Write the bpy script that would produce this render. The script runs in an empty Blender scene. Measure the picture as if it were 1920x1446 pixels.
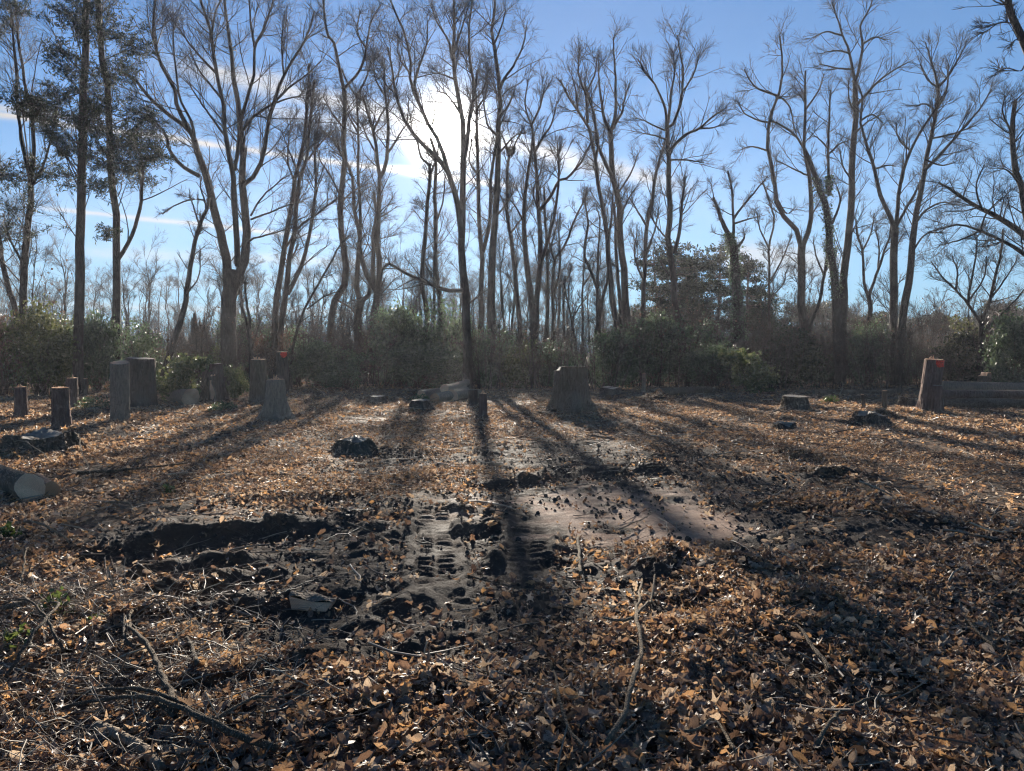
import bpy, math, random
import numpy as np
from mathutils import Vector

random.seed(7)
RNG = np.random.default_rng(11)
R = math.radians
S = bpy.context.scene
COL = S.collection

# ------------------------------------------------------------------ camera, sky, sun, exposure
CAM = np.array([0.0, 0.0, 1.6]); F = 1390.0; HOR = 660.0; CX, CY = 960.0, 723.0
PITCH = math.atan((CY - HOR) / F)
FWD = np.array([0, math.cos(PITCH), -math.sin(PITCH)]); UPV = np.array([0, math.sin(PITCH), math.cos(PITCH)])
cd = bpy.data.cameras.new('camera'); cam = bpy.data.objects.new('camera', cd); COL.objects.link(cam)
cam.location = CAM; cam.rotation_euler = (math.pi / 2 - PITCH, 0, 0)
cd.sensor_width = 36; cd.lens = 36 * F / 1920; cd.clip_end = 3000; cd.clip_start = 0.05
S.camera = cam

def ray(px, py):
    d = FWD + np.array([1.0, 0, 0]) * ((px - CX) / F) + UPV * ((CY - py) / F)
    return d / np.linalg.norm(d)
def at(px, py, Y):                       # the point seen at a pixel, Y metres ahead
    d = ray(px, py); return CAM + d * ((Y - CAM[1]) / d[1])
def gp(px, py):                          # the ground point seen at a pixel
    d = ray(px, py); z = 0.0
    for _ in range(5 if 'H' in globals() else 1):          # meets the real, uneven ground once that exists
        p = CAM + d * ((z - CAM[2]) / d[2])
        if 'H' in globals(): z = 0.5 * z + 0.5 * H1(p[0], p[1])
    return p

SUN = ray(838, 246)
SUN_EL = math.asin(SUN[2]); SUN_AZ = math.atan2(SUN[0], SUN[1])
w = bpy.data.worlds.new('World'); S.world = w; w.use_nodes = True
nt = w.node_tree; nt.nodes.clear()
def N(t, typ, **kw):
    n = t.nodes.new(typ)
    for k, v in kw.items(): setattr(n, k, v)
    return n
def math_node(t, op, a, b=None, c=None, clamp=False):
    n = N(t, 'ShaderNodeMath', operation=op); n.use_clamp = clamp
    for i, v in enumerate((a, b, c)):
        if v is None: continue
        if isinstance(v, (int, float)): n.inputs[i].default_value = v
        else: t.links.new(v, n.inputs[i])
    return n.outputs[0]
sky = N(nt, 'ShaderNodeTexSky', sky_type='NISHITA'); sky.sun_disc = False
sky.sun_elevation = SUN_EL; sky.sun_rotation = SUN_AZ; sky.air_density = 1.0; sky.dust_density = 0.0; sky.ozone_density = 2.0
tc = N(nt, 'ShaderNodeTexCoord'); D = tc.outputs['Generated']
def dot(vec):
    n = N(nt, 'ShaderNodeVectorMath', operation='DOT_PRODUCT'); nt.links.new(D, n.inputs[0]); n.inputs[1].default_value = tuple(vec); return n.outputs['Value']
def vnoise(scale, detail, rough=0.6, mapscale=None):
    n = N(nt, 'ShaderNodeTexNoise'); n.inputs['Scale'].default_value = scale; n.inputs['Detail'].default_value = detail; n.inputs['Roughness'].default_value = rough
    if mapscale:
        m = N(nt, 'ShaderNodeMapping'); nt.links.new(D, m.inputs[0]); m.inputs['Scale'].default_value = mapscale; m.inputs['Rotation'].default_value = (0, R(-9), 0); nt.links.new(m.outputs[0], n.inputs['Vector'])
    else: nt.links.new(D, n.inputs['Vector'])
    return n.outputs['Fac']
M = lambda *a, **k: math_node(nt, *a, **k)
th = M('ARCCOSINE', M('MINIMUM', dot(SUN), 0.999999))                     # angle from the sun
gauss = lambda x, s: M('EXPONENT', M('MULTIPLY', M('POWER', M('DIVIDE', x, s), 2.0), -1.0))
expo = lambda x, s: M('EXPONENT', M('DIVIDE', x, -s))
aureole = M('ADD', M('MULTIPLY', gauss(th, R(1.7)), 110.0), M('MULTIPLY', gauss(th, R(4.2)), 2.2))
wisp = vnoise(9.0, 6.0, 0.65, (1, 1, 6))
fine = vnoise(40.0, 4.0, 0.6)
cl = None
def streak(p, q, wid, x0, x1, amp, soft):
    """a straight contrail or cirrus band between two directions of the sky"""
    global cl
    a, b = ray(*p), ray(*q)
    n = np.cross(a, b); n /= np.linalg.norm(n)
    al = b - a * np.dot(a, b); al /= np.linalg.norm(al)
    L = math.acos(np.dot(a, b))
    off = M('ADD', dot(n), M('MULTIPLY', M('SUBTRACT', wisp, 0.5), wid * soft))
    core = gauss(off, wid)
    u = M('DIVIDE', M('ARCTAN2', dot(al), dot(a)), L)
    s0 = N(nt, 'ShaderNodeMapRange', interpolation_type='SMOOTHSTEP'); nt.links.new(u, s0.inputs[0]); s0.inputs[1].default_value = x0; s0.inputs[2].default_value = x0 + 0.25
    s1 = N(nt, 'ShaderNodeMapRange', interpolation_type='SMOOTHSTEP'); nt.links.new(u, s1.inputs[0]); s1.inputs[1].default_value = x1 - 0.25; s1.inputs[2].default_value = x1; s1.inputs[3].default_value = 1; s1.inputs[4].default_value = 0
    body = M('MULTIPLY', core, M('MULTIPLY', s0.outputs[0], s1.outputs[0]))
    body = M('MULTIPLY', body, M('MULTIPLY', M('ADD', M('MULTIPLY', fine, 0.7), M('MULTIPLY', wisp, 0.7)), amp))
    cl = body if cl is None else M('MAXIMUM', cl, body)
streak((330, 262), (980, 352), R(0.22), -0.9, 1.1, 1.3, 3.0)             # thin contrail under the sun
streak((640, 195), (1200, 330), R(0.62), -0.6, 1.25, 1.0, 2.4)          # broad old contrail through the sun
streak((600, 225), (860, 275), R(0.55), -0.5, 1.3, 0.7, 2.2)
streak((60, 387), (600, 445), R(0.16), -0.1, 1.1, 1.0, 2.5)              # faint contrail on the left
streak((300, 478), (640, 492), R(0.45), -0.5, 1.3, 0.5, 2.4)              # low cirrus by the horizon
streak((300, 535), (660, 520), R(0.3), -0.6, 1.4, 0.3, 3.0)
streak((100, 572), (600, 585), R(0.25), -0.3, 1.3, 0.55, 3.0)
streak((1380, 480), (1560, 500), R(1.1), -0.3, 1.2, 0.8, 2.5)
streak((-300, 170), (500, 260), R(0.25), -0.3, 0.7, 0.9, 3.0)
cl = M('MINIMUM', cl, 1.0)
cloud_lum = M('ADD', 3.4, M('MULTIPLY', expo(th, R(4.8)), 12.0))
def rgbmul(v, col):
    n = N(nt, 'ShaderNodeVectorMath', operation='SCALE'); n.inputs[0].default_value = col; nt.links.new(v, n.inputs['Scale']); return n.outputs[0]
tint = N(nt, 'ShaderNodeVectorMath', operation='MULTIPLY'); nt.links.new(sky.outputs[0], tint.inputs[0]); tint.inputs[1].default_value = (0.185, 0.42, 0.635)
sep = N(nt, 'ShaderNodeSeparateXYZ'); nt.links.new(D, sep.inputs[0])
low = M('MULTIPLY', M('EXPONENT', M('DIVIDE', M('MAXIMUM', sep.outputs['Z'], 0.0), -0.17)), 0.85)   # the pale blue air low over the horizon
hz = N(nt, 'ShaderNodeMix', data_type='RGBA'); nt.links.new(low, hz.inputs[0]); nt.links.new(tint.outputs[0], hz.inputs[6]); hz.inputs[7].default_value = (1.15, 2.4, 3.75, 1)
add1 = N(nt, 'ShaderNodeVectorMath', operation='ADD'); nt.links.new(hz.outputs[2], add1.inputs[0]); nt.links.new(rgbmul(aureole, (1.0, 0.95, 0.85)), add1.inputs[1])
mixc = N(nt, 'ShaderNodeMix', data_type='RGBA'); nt.links.new(cl, mixc.inputs[0]); nt.links.new(add1.outputs[0], mixc.inputs[6])
cadd = N(nt, 'ShaderNodeVectorMath', operation='ADD'); nt.links.new(rgbmul(cloud_lum, (1.0, 0.97, 0.92)), cadd.inputs[0]); nt.links.new(rgbmul(aureole, (1.0, 0.95, 0.85)), cadd.inputs[1])
nt.links.new(cadd.outputs[0], mixc.inputs[7])
bg = N(nt, 'ShaderNodeBackground'); bg.inputs['Strength'].default_value = 0.055; nt.links.new(mixc.outputs[2], bg.inputs['Color'])
wo = N(nt, 'ShaderNodeOutputWorld'); nt.links.new(bg.outputs[0], wo.inputs['Surface'])
sd = bpy.data.lights.new('sun', 'SUN'); sd.energy = 5.0; sd.angle = R(0.9); sd.color = (1.0, 0.91, 0.78)
so = bpy.data.objects.new('sun', sd); COL.objects.link(so); so.rotation_euler = Vector(SUN).to_track_quat('Z', 'Y').to_euler()
so.location = Vector(SUN * 60)
S.view_settings.view_transform = 'Standard'; S.view_settings.look = 'None'; S.view_settings.gamma = 1; S.view_settings.exposure = 1.75
S.view_settings.use_curve_mapping = False
S.render.engine = 'CYCLES'
S.cycles.filter_width = 1.2; S.cycles.use_denoising = True
S.cycles.max_bounces = 6; S.cycles.transparent_max_bounces = 4

# ------------------------------------------------------------------ helpers: tags, noise, meshes
def tag(o, label=None, cat=None, group=None, kind=None):
    if label: o['label'] = label
    if cat: o['category'] = cat
    if group: o['group'] = group
    if kind: o['kind'] = kind
    return o
def empty(name, loc, label, cat, group=None):
    o = bpy.data.objects.new(name, None); COL.objects.link(o); o.location = tuple(loc); o.empty_display_size = 0.2
    return tag(o, label, cat, group)
def mesh_np(name, V, quads=None, tris=None, mat=None, smooth=True):
    me = bpy.data.meshes.new(name)
    V = np.asarray(V, dtype=np.float32)
    q = np.zeros((0, 4), np.int32) if quads is None else np.asarray(quads, np.int32)
    t = np.zeros((0, 3), np.int32) if tris is None else np.asarray(tris, np.int32)
    me.vertices.add(len(V)); me.vertices.foreach_set('co', V.ravel())
    me.loops.add(q.size + t.size); me.loops.foreach_set('vertex_index', np.concatenate([q.ravel(), t.ravel()]))
    me.polygons.add(len(q) + len(t))
    ls = np.concatenate([np.arange(len(q)) * 4, q.size + np.arange(len(t)) * 3]).astype(np.int32)
    me.polygons.foreach_set('loop_start', ls)
    me.polygons.foreach_set('use_smooth', np.full(len(q) + len(t), smooth))
    me.update(calc_edges=True); me.validate()
    if mat is not None: me.materials.append(mat)
    return me
def link(name, me, parent=None, loc=None):
    o = bpy.data.objects.new(name, me); COL.objects.link(o)
    if parent is not None: o.parent = parent
    if loc is not None: o.location = tuple(loc)
    return o
def hash2(ix, iy, seed):
    h = (ix.astype(np.int64) * 374761393 + iy.astype(np.int64) * 668265263 + seed * 974711) & 0xFFFFFFFF
    h = ((h ^ (h >> 13)) * 1274126177) & 0xFFFFFFFF
    h = (h ^ (h >> 16)) & 0xFFFFFFFF
    return h.astype(np.float64) / 0xFFFFFFFF
def vn(x, y, seed=0):
    x = np.asarray(x, float); y = np.asarray(y, float)
    ix, iy = np.floor(x), np.floor(y); fx, fy = x - ix, y - iy
    fx = fx * fx * fx * (fx * (fx * 6 - 15) + 10); fy = fy * fy * fy * (fy * (fy * 6 - 15) + 10)
    a, b, c, d = hash2(ix, iy, seed), hash2(ix + 1, iy, seed), hash2(ix, iy + 1, seed), hash2(ix + 1, iy + 1, seed)
    return (a + (b - a) * fx) * (1 - fy) + (c + (d - c) * fx) * fy - 0.5
def fbm(x, y, f, o=3, seed=0, g=0.5):
    s, amp = 0, 1.0
    for k in range(o):
        s = s + amp * vn(np.asarray(x) * f + 17.3 * k, np.asarray(y) * f - 9.1 * k, seed + k); amp *= g; f *= 2.03
    return s
def sstep(a, b, x):
    t = np.clip((x - a) / (b - a), 0, 1); return t * t * (3 - 2 * t)

# ------------------------------------------------------------------ terrain
MUD = [(-1.25, 6.1, 2.0, 2.0), (1.3, 8.0, 2.3, 2.5), (-0.95, 4.35, 1.5, 1.1), (-2.6, 6.0, 1.0, 1.0), (0.3, 11.0, 2.6, 1.5), (0.3, 5.25, 1.45, 1.3)]
def blob(x, y, L, seed, edge=0.45):
    m = np.zeros_like(np.asarray(x, float)); n = fbm(x, y, 0.9, 4, seed) * 0.85
    for cx, cy, rx, ry in L:
        q = np.sqrt(((x - cx) / rx) ** 2 + ((y - cy) / ry) ** 2) + n
        m = np.maximum(m, 1 - sstep(1 - edge, 1 + edge * 0.5, q))
    return m
def mud_mask(x, y): return blob(x, y, MUD, 31)
def sand_mask(x, y): return blob(x, y, [(1.45, 7.3, 1.75, 1.2), (0.75, 8.1, 0.6, 0.5), (0.2, 6.5, 0.3, 0.16)], 57, 0.35) * sstep(-0.34, 0.0, fbm(x, y, 2.2, 3, 91) + 0.06) * (0.7 + 0.3 * sstep(-0.22, 0.1, fbm(x, y, 6.5, 3, 92)))
def segdist(x, y, pts):
    """signed distance to a polyline and the fraction along it"""
    best = np.full(np.shape(x), 1e9); sg = np.zeros(np.shape(x)); fr = np.zeros(np.shape(x))
    n = len(pts) - 1
    for i in range(n):
        a, b = pts[i], pts[i + 1]; dx, dy = b[0] - a[0], b[1] - a[1]; L2 = dx * dx + dy * dy
        t = np.clip(((x - a[0]) * dx + (y - a[1]) * dy) / L2, 0, 1)
        ex, ey = x - a[0] - t * dx, y - a[1] - t * dy; d = np.hypot(ex, ey)
        s = np.sign(dx * ey - dy * ex); k = d < best
        best = np.where(k, d, best); sg = np.where(k, s, sg); fr = np.where(k, (i + t) / n, fr)
    return best, sg, fr
def gpl(*pp): return [tuple(gp(*p)[:2]) for p in pp]
RUTS = [(gpl((198, 1081), (300, 1062), (404, 1046), (500, 1035)), 0.10, 0.10), (gpl((231, 1140), (371, 1101), (433, 1081), (560, 1062)), 0.10, 0.10),
        (gpl((130, 1200), (300, 1150), (420, 1130), (640, 1105)), 0.06, 0.10), (gpl((640, 1022), (760, 985), (840, 955)), 0.05, 0.12),
        (gpl((640, 1190), (800, 1110), (870, 1090)), 0.05, 0.12), (gpl((900, 1062), (980, 1038), (1060, 1028)), 0.07, 0.10),
        (gpl((300, 1290), (480, 1260), (700, 1210)), 0.045, 0.10), (gpl((1290, 1060), (1450, 1072), (1600, 1060)), 0.05, 0.12),
        (gpl((880, 905), (1050, 885), (1300, 880)), 0.06, 0.2)]
BANK = gpl((150, 1045), (264, 1012), (330, 990), (480, 985), (580, 960))
MOUNDS = [(*gp(850, 985)[:2], 0.10, 0.16), (*gp(925, 985)[:2], 0.08, 0.2), (*gp(1560, 905)[:2], 0.14, 0.45), (*gp(1240, 1050)[:2], 0.10, 0.4), (*gp(770, 1225)[:2], 0.09, 0.09),
          (*gp(1300, 1075)[:2], 0.08, 0.35), (*gp(1480, 860)[:2], 0.10, 0.5), (*gp(820, 1290)[:2], 0.08, 0.18), (*gp(1500, 1160)[:2], 0.07, 0.5), (*gp(1100, 1330)[:2], 0.05, 0.4),
          (*gp(1230, 752)[:2], 0.22, 0.8), (*gp(1160, 745)[:2], 0.2, 0.6), (*gp(1070, 775)[:2], 0.14, 1.2), (*gp(1640, 785)[:2], 0.16, 0.6), (*gp(70, 850)[:2], 0.15, 0.9), (*gp(710, 750)[:2], 0.12, 0.5)]
TRK = [(gp(812, 930), gp(820, 1125)), (gp(1003, 965), gp(975, 1075))]
def H(x, y):
    x = np.asarray(x, float); y = np.asarray(y, float)
    mud = mud_mask(x, y); sand = sand_mask(x, y)
    h = 0.10 * fbm(x, y, 0.28, 3, 3) + 0.07 * fbm(x, y, 0.9, 3, 5) + 0.035 * fbm(x, y, 3.1, 3, 8)
    h = h + mud * (1 - 0.85 * sand) * (0.045 * fbm(x * 0.6 + 0.5 * y, y * 1.7 - 0.8 * x, 1.5, 4, 21) + 0.022 * fbm(x, y, 6.0, 3, 12) + 0.024 * fbm(x, y, 17.0, 2, 13)) - 0.05 * mud
    far = sstep(60, 10, y)
    wob = 0.05 * fbm(x, y, 2.7, 3, 44)
    for pts, hh, ww in RUTS:
        d, s, f = segdist(x + wob, y + wob, pts)
        e = sstep(0, 0.2, f) * sstep(1, 0.8, f)
        nn = 0.75 + 0.9 * fbm(x, y, 5.0, 3, 71)
        h = h + hh * e * nn * np.exp(-(d / np.where(s > 0, ww * 1.5, ww * 0.75)) ** 2) - 0.5 * hh * e * np.exp(-((d - 2.2 * ww) / ww) ** 2)
    d, s, f = segdist(x + wob, y + 1.5 * wob, BANK)
    e = sstep(0, 0.15, f) * sstep(1, 0.85, f)
    h = h + e * (0.08 * np.exp(-(d / 0.35) ** 2) * (s > 0) + 0.08 * np.exp(-(d / 0.05) ** 2) * (s <= 0) - 0.09 * np.exp(-((d - 0.35) / 0.25) ** 2) * (s <= 0))
    for mx, my, hh, rr in MOUNDS:
        h = h + hh * np.exp(-((x - mx) ** 2 + (y - my) ** 2) / (rr * rr)) * (1 + 1.2 * fbm(x, y, 4.0, 3, 66))
    for k, (a, b) in enumerate(TRK):
        L = abs(a[1] - b[1]); u = (a[1] - y) / L; cx = a[0] + (b[0] - a[0]) * u
        e = sstep(0.0, 0.25, u) * sstep(1.0, 0.8, u); lat = x - cx
        inside = e * sstep(0.165, 0.13, np.abs(lat))
        ph = (y + np.where(lat > 0, 0.05, 0.0) + 0.03 * fbm(x, y, 6.0, 2, 5)) / 0.135
        saw = np.abs((ph % 1.0) - 0.5) * 2
        lug = 0.024 * sstep(0.25, 0.85, saw) * (1 - 0.8 * np.exp(-(lat / 0.016) ** 2)) * np.clip(0.85 + 1.6 * fbm(x, y, 3.0, 3, 9), 0.1, 1.6)
        h = h * (1 - 0.88 * inside) + inside * (-0.04 + lug)
        h = h + e * 0.04 * np.exp(-((np.abs(lat) - 0.22) / 0.05) ** 2)
    h = h * (1 - 0.85 * sand) + sand * (-0.03 + 0.010 * fbm(x, y, 1.2, 2, 16) + 0.006 * fbm(x, y, 9.0, 3, 14))
    return h
def track_mask(x, y):
    m = np.zeros(np.shape(x))
    for a, b in TRK:
        u = (a[1] - y) / abs(a[1] - b[1]); cx = a[0] + (b[0] - a[0]) * u
        m = np.maximum(m, (u > -0.05) * (u < 1.03) * (np.abs(x - cx) < 0.24))
    return m
def H1(x, y): return float(H(np.array([x]), np.array([y]))[0])

# ------------------------------------------------------------------ materials
def new_mat(name):
    m = bpy.data.materials.new(name); m.use_nodes = True; m.node_tree.nodes.clear(); return m, m.node_tree
def ramp(t, fac, stops, interp='LINEAR'):
    n = N(t, 'ShaderNodeValToRGB'); n.color_ramp.interpolation = interp
    el = n.color_ramp.elements
    while len(el) < len(stops): el.new(0.5)
    for e, (p, c) in zip(el, stops): e.position = p; e.color = (*c, 1)
    if fac is not None: t.links.new(fac, n.inputs[0])
    return n.outputs[0]
def tex(t, kind, vec, **kw):
    n = N(t, kind)
    if vec is not None: t.links.new(vec, n.inputs['Vector'])
    for k, v in kw.items():
        if k in n.inputs: n.inputs[k].default_value = v
        else: setattr(n, k, v)
    return n
def mapping(t, vec, scale):
    n = N(t, 'ShaderNodeMapping'); t.links.new(vec, n.inputs[0]); n.inputs['Scale'].default_value = scale; return n.outputs[0]
def mixcol(t, f, a, b, blend='MIX'):
    n = N(t, 'ShaderNodeMix', data_type='RGBA', blend_type=blend)
    for i, v in ((0, f), (6, a), (7, b)):
        if isinstance(v, (int, float)): n.inputs[i].default_value = v
        elif isinstance(v, tuple): n.inputs[i].default_value = (*v, 1)
        else: t.links.new(v, n.inputs[i])
    return n.outputs[2]
def bump(t, h, strength, dist):
    n = N(t, 'ShaderNodeBump'); n.inputs['Strength'].default_value = strength; n.inputs['Distance'].default_value = dist; t.links.new(h, n.inputs['Height']); return n.outputs[0]
def finish(t, col, rough, nrm=None, spec=0.3, trans=0.0, tcol=None):
    p = N(t, 'ShaderNodeBsdfPrincipled')
    if isinstance(col, tuple): p.inputs['Base Color'].default_value = (*col, 1)
    else: t.links.new(col, p.inputs['Base Color'])
    if isinstance(rough, (int, float)): p.inputs['Roughness'].default_value = rough
    else: t.links.new(rough, p.inputs['Roughness'])
    p.inputs['Specular IOR Level'].default_value = spec
    if nrm is not None: t.links.new(nrm, p.inputs['Normal'])
    out = p.outputs[0]
    if trans > 0:
        tr = N(t, 'ShaderNodeBsdfTranslucent'); t.links.new(tcol if tcol is not None else col, tr.inputs[0])
        mx = N(t, 'ShaderNodeMixShader'); mx.inputs[0].default_value = trans; t.links.new(out, mx.inputs[1]); t.links.new(tr.outputs[0], mx.inputs[2]); out = mx.outputs[0]
    o = N(t, 'ShaderNodeOutputMaterial'); t.links.new(out, o.inputs[0])

def bark_mat(name, c0, c1, scale=(9, 9, 1.6), green=0.0):
    m, t = new_mat(name); v = N(t, 'ShaderNodeTexCoord').outputs['Object']
    mp = mapping(t, v, scale)
    n1 = tex(t, 'ShaderNodeTexNoise', mp, Scale=2.2, Detail=7.0, Roughness=0.65); n2 = tex(t, 'ShaderNodeTexNoise', v, Scale=1.1, Detail=4.0)
    vo = tex(t, 'ShaderNodeTexVoronoi', mp, Scale=2.6, feature='DISTANCE_TO_EDGE')
    c = ramp(t, n1.outputs['Fac'], [(0.3, c0), (0.7, c1)])
    c = mixcol(t, ramp(t, n2.outputs['Fac'], [(0.48, (0, 0, 0)), (0.72, (0.55, 0.55, 0.55))]), c, (0.16, 0.155, 0.13))
    if green: c = mixcol(t, ramp(t, n2.outputs['Fac'], [(0.3, (green,) * 3), (0.5, (0, 0, 0))]), c, (0.06, 0.075, 0.03))
    hgt = math_node(t, 'ADD', n1.outputs['Fac'], math_node(t, 'MULTIPLY', math_node(t, 'MINIMUM', vo.outputs['Distance'], 0.25), 2.0))
    finish(t, c, 0.9, bump(t, hgt, 1.0, 0.045), 0.15); return m
BARK = bark_mat('bark_grey_brown', (0.09, 0.06, 0.042), (0.25, 0.175, 0.122), green=0.25)
BARK_T = bark_mat('bark_tree', (0.034, 0.023, 0.019), (0.095, 0.066, 0.055), green=0.15)
BARK_TD = bark_mat('bark_tree_dark', (0.022, 0.017, 0.015), (0.062, 0.047, 0.04))
BARK_TR = bark_mat('bark_tree_reddish', (0.04, 0.025, 0.02), (0.105, 0.066, 0.054))
BARK_DK = bark_mat('bark_dark', (0.055, 0.04, 0.032), (0.155, 0.11, 0.086))
BARK_RED = bark_mat('bark_reddish', (0.11, 0.067, 0.052), (0.26, 0.17, 0.135))
BARK_GREY = bark_mat('bark_pale_grey', (0.18, 0.138, 0.10), (0.38, 0.30, 0.225), (12, 12, 3))
TWIG, t = new_mat('twig'); v = N(t, 'ShaderNodeNewGeometry')
finish(t, ramp(t, v.outputs['Random Per Island'], [(0, (0.028, 0.019, 0.017)), (1, (0.07, 0.05, 0.043))]), 0.75, None, 0.25)
def wood_mat(name, c0, c1):
    m, t = new_mat(name); v = N(t, 'ShaderNodeTexCoord').outputs['Object']
    nz = tex(t, 'ShaderNodeTexNoise', v, Scale=4.0, Detail=5.0)
    ln = N(t, 'ShaderNodeVectorMath', operation='LENGTH'); t.links.new(mixcol(t, 0.06, v, nz.outputs['Color']), ln.inputs[0])
    ring = math_node(t, 'SINE', math_node(t, 'MULTIPLY', ln.outputs['Value'], 520.0))
    saw = tex(t, 'ShaderNodeTexNoise', mapping(t, v, (4, 60, 60)), Scale=1.5, Detail=3.0)
    c = ramp(t, math_node(t, 'ADD', math_node(t, 'MULTIPLY', ring, 0.06), nz.outputs['Fac']), [(0.3, c0), (0.7, c1)])
    c = mixcol(t, ramp(t, saw.outputs['Fac'], [(0.4, (0.25,) * 3), (0.6, (0, 0, 0))]), c, (0.28, 0.2, 0.13))
    finish(t, c, 0.75, bump(t, saw.outputs['Fac'], 0.4, 0.01), 0.25); return m
WOOD = wood_mat('fresh_cut_wood', (0.56, 0.29, 0.165), (0.8, 0.5, 0.31))
WOOD_OR = wood_mat('orange_cut_wood', (0.36, 0.16, 0.075), (0.5, 0.27, 0.14))
WOOD_OLD = wood_mat('weathered_cut_wood', (0.15, 0.125, 0.10), (0.32, 0.28, 0.23))
PAINT, t = new_mat('red_marking_paint'); v = N(t, 'ShaderNodeTexCoord').outputs['Object']
nz = tex(t, 'ShaderNodeTexNoise', v, Scale=30.0, Detail=4.0)
finish(t, ramp(t, nz.outputs['Fac'], [(0.38, (0.35, 0.06, 0.04)), (0.5, (0.8, 0.06, 0.03)), (0.7, (0.95, 0.13, 0.06))]), 0.6, None, 0.3)

def leaf_mat(name, stops, trans, rough=0.42, spec=0.5, island=False, bright=1.0):
    m, t = new_mat(name)
    rnd = N(t, 'ShaderNodeNewGeometry').outputs['Random Per Island'] if island else N(t, 'ShaderNodeObjectInfo').outputs['Random']
    v = N(t, 'ShaderNodeTexCoord').outputs['Object']
    c = ramp(t, rnd, stops)
    if not island:                                # drifts of older, decayed leaves among the fresh ones
        dn = tex(t, 'ShaderNodeTexNoise', N(t, 'ShaderNodeObjectInfo').outputs['Location'], Scale=0.9, Detail=3.0)
        c = mixcol(t, ramp(t, dn.outputs['Fac'], [(0.45, (0, 0, 0)), (0.65, (0.5,) * 3)]), c, mixcol(t, 0.5, c, (0.09, 0.065, 0.05)))
    nz = tex(t, 'ShaderNodeTexNoise', v, Scale=25.0 if not island else 3.0, Detail=3.0)
    c = mixcol(t, ramp(t, nz.outputs['Fac'], [(0.4, (0, 0, 0)), (0.75, (0.6,) * 3)]), c, tuple(x * 0.45 for x in stops[0][1]))
    tc_ = mixcol(t, 1.0, c, (1.35, 1.2, 1.02), 'MULTIPLY')
    finish(t, c, rough, None, spec, trans, tc_); return m
LEAF = leaf_mat('dead_leaf', [(0.0, (0.06, 0.04, 0.03)), (0.15, (0.15, 0.095, 0.068)), (0.42, (0.32, 0.205, 0.135)), (0.58, (0.52, 0.315, 0.145)), (0.68, (0.45, 0.32, 0.215)), (0.84, (0.6, 0.5, 0.39)), (1.0, (0.17, 0.12, 0.09))], 0.44, 0.5, 0.65)
HOLLY = leaf_mat('holly_leaf', [(0, (0.04, 0.065, 0.036)), (0.6, (0.07, 0.115, 0.058)), (1, (0.14, 0.19, 0.10))], 0.36, 0.42, 0.7, True)
OLIVE = leaf_mat('olive_leaf', [(0, (0.04, 0.052, 0.02)), (0.6, (0.085, 0.105, 0.038)), (1, (0.15, 0.15, 0.065))], 0.35, 0.5, 0.35, True)
PALELEAF = leaf_mat('pale_green_leaf', [(0, (0.05, 0.075, 0.03)), (0.6, (0.11, 0.14, 0.06)), (1, (0.2, 0.21, 0.1))], 0.35, 0.4, 0.5, True)
NEEDLE = leaf_mat('needle', [(0, (0.016, 0.024, 0.014)), (0.7, (0.035, 0.048, 0.024)), (1, (0.075, 0.075, 0.03))], 0.2, 0.6, 0.25, True)
DRY = leaf_mat('dry_brown_leaf', [(0, (0.05, 0.03, 0.022)), (1, (0.16, 0.10, 0.07))], 0.3, 0.5, 0.4, True)
GREEN = leaf_mat('weed_leaf', [(0, (0.05, 0.085, 0.022)), (1, (0.12, 0.16, 0.045))], 0.35, 0.4, 0.5, True)

GROUND, t = new_mat('soil'); v = N(t, 'ShaderNodeTexCoord').outputs['Object']
am = N(t, 'ShaderNodeAttribute', attribute_name='mud'); as_ = N(t, 'ShaderNodeAttribute', attribute_name='sand')
n1 = tex(t, 'ShaderNodeTexNoise', v, Scale=3.0, Detail=8.0, Roughness=0.65); n2 = tex(t, 'ShaderNodeTexNoise', v, Scale=38.0, Detail=6.0, Roughness=0.7)
vo = tex(t, 'ShaderNodeTexVoronoi', v, Scale=16.0); vo2 = tex(t, 'ShaderNodeTexVoronoi', v, Scale=7.0)
lc = ramp(t, math_node(t, 'FRACT', math_node(t, 'MULTIPLY', vo.outputs['Color'], 7.0)), [(0, (0.04, 0.027, 0.02)), (0.35, (0.10, 0.058, 0.036)), (0.6, (0.2, 0.115, 0.065)), (0.8, (0.3, 0.15, 0.06)), (1, (0.33, 0.25, 0.18))])
humus = mixcol(t, 0.65, ramp(t, n2.outputs['Fac'], [(0.3, (0.025, 0.017, 0.012)), (0.7, (0.085, 0.055, 0.038))]), lc)
mudc = ramp(t, n1.outputs['Fac'], [(0.3, (0.052, 0.038, 0.03)), (0.55, (0.082, 0.06, 0.046)), (0.75, (0.13, 0.095, 0.07))])
mudc = mixcol(t, ramp(t, n2.outputs['Fac'], [(0.5, (0, 0, 0)), (0.75, (0.7,) * 3)]), mudc, (0.10, 0.073, 0.053))
sandc = ramp(t, n2.outputs['Fac'], [(0.3, (0.27, 0.165, 0.115)), (0.7, (0.5, 0.33, 0.235))])
c = mixcol(t, am.outputs['Fac'], humus, mudc); c = mixcol(t, as_.outputs['Fac'], c, sandc)
n3 = tex(t, 'ShaderNodeTexNoise', v, Scale=130.0, Detail=4.0, Roughness=0.7)
hh = math_node(t, 'ADD', math_node(t, 'ADD', n2.outputs['Fac'], math_node(t, 'MULTIPLY', n3.outputs['Fac'], 0.45)), math_node(t, 'MULTIPLY', n1.outputs['Fac'], 1.2))
rg = ramp(t, n1.outputs['Fac'], [(0.35, (0.72,) * 3), (0.65, (0.95,) * 3)])
finish(t, c, rg, bump(t, hh, 1.0, 0.05), 0.12)
CLOD, t = new_mat('mud_clod'); r_ = N(t, 'ShaderNodeObjectInfo').outputs['Random']
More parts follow.
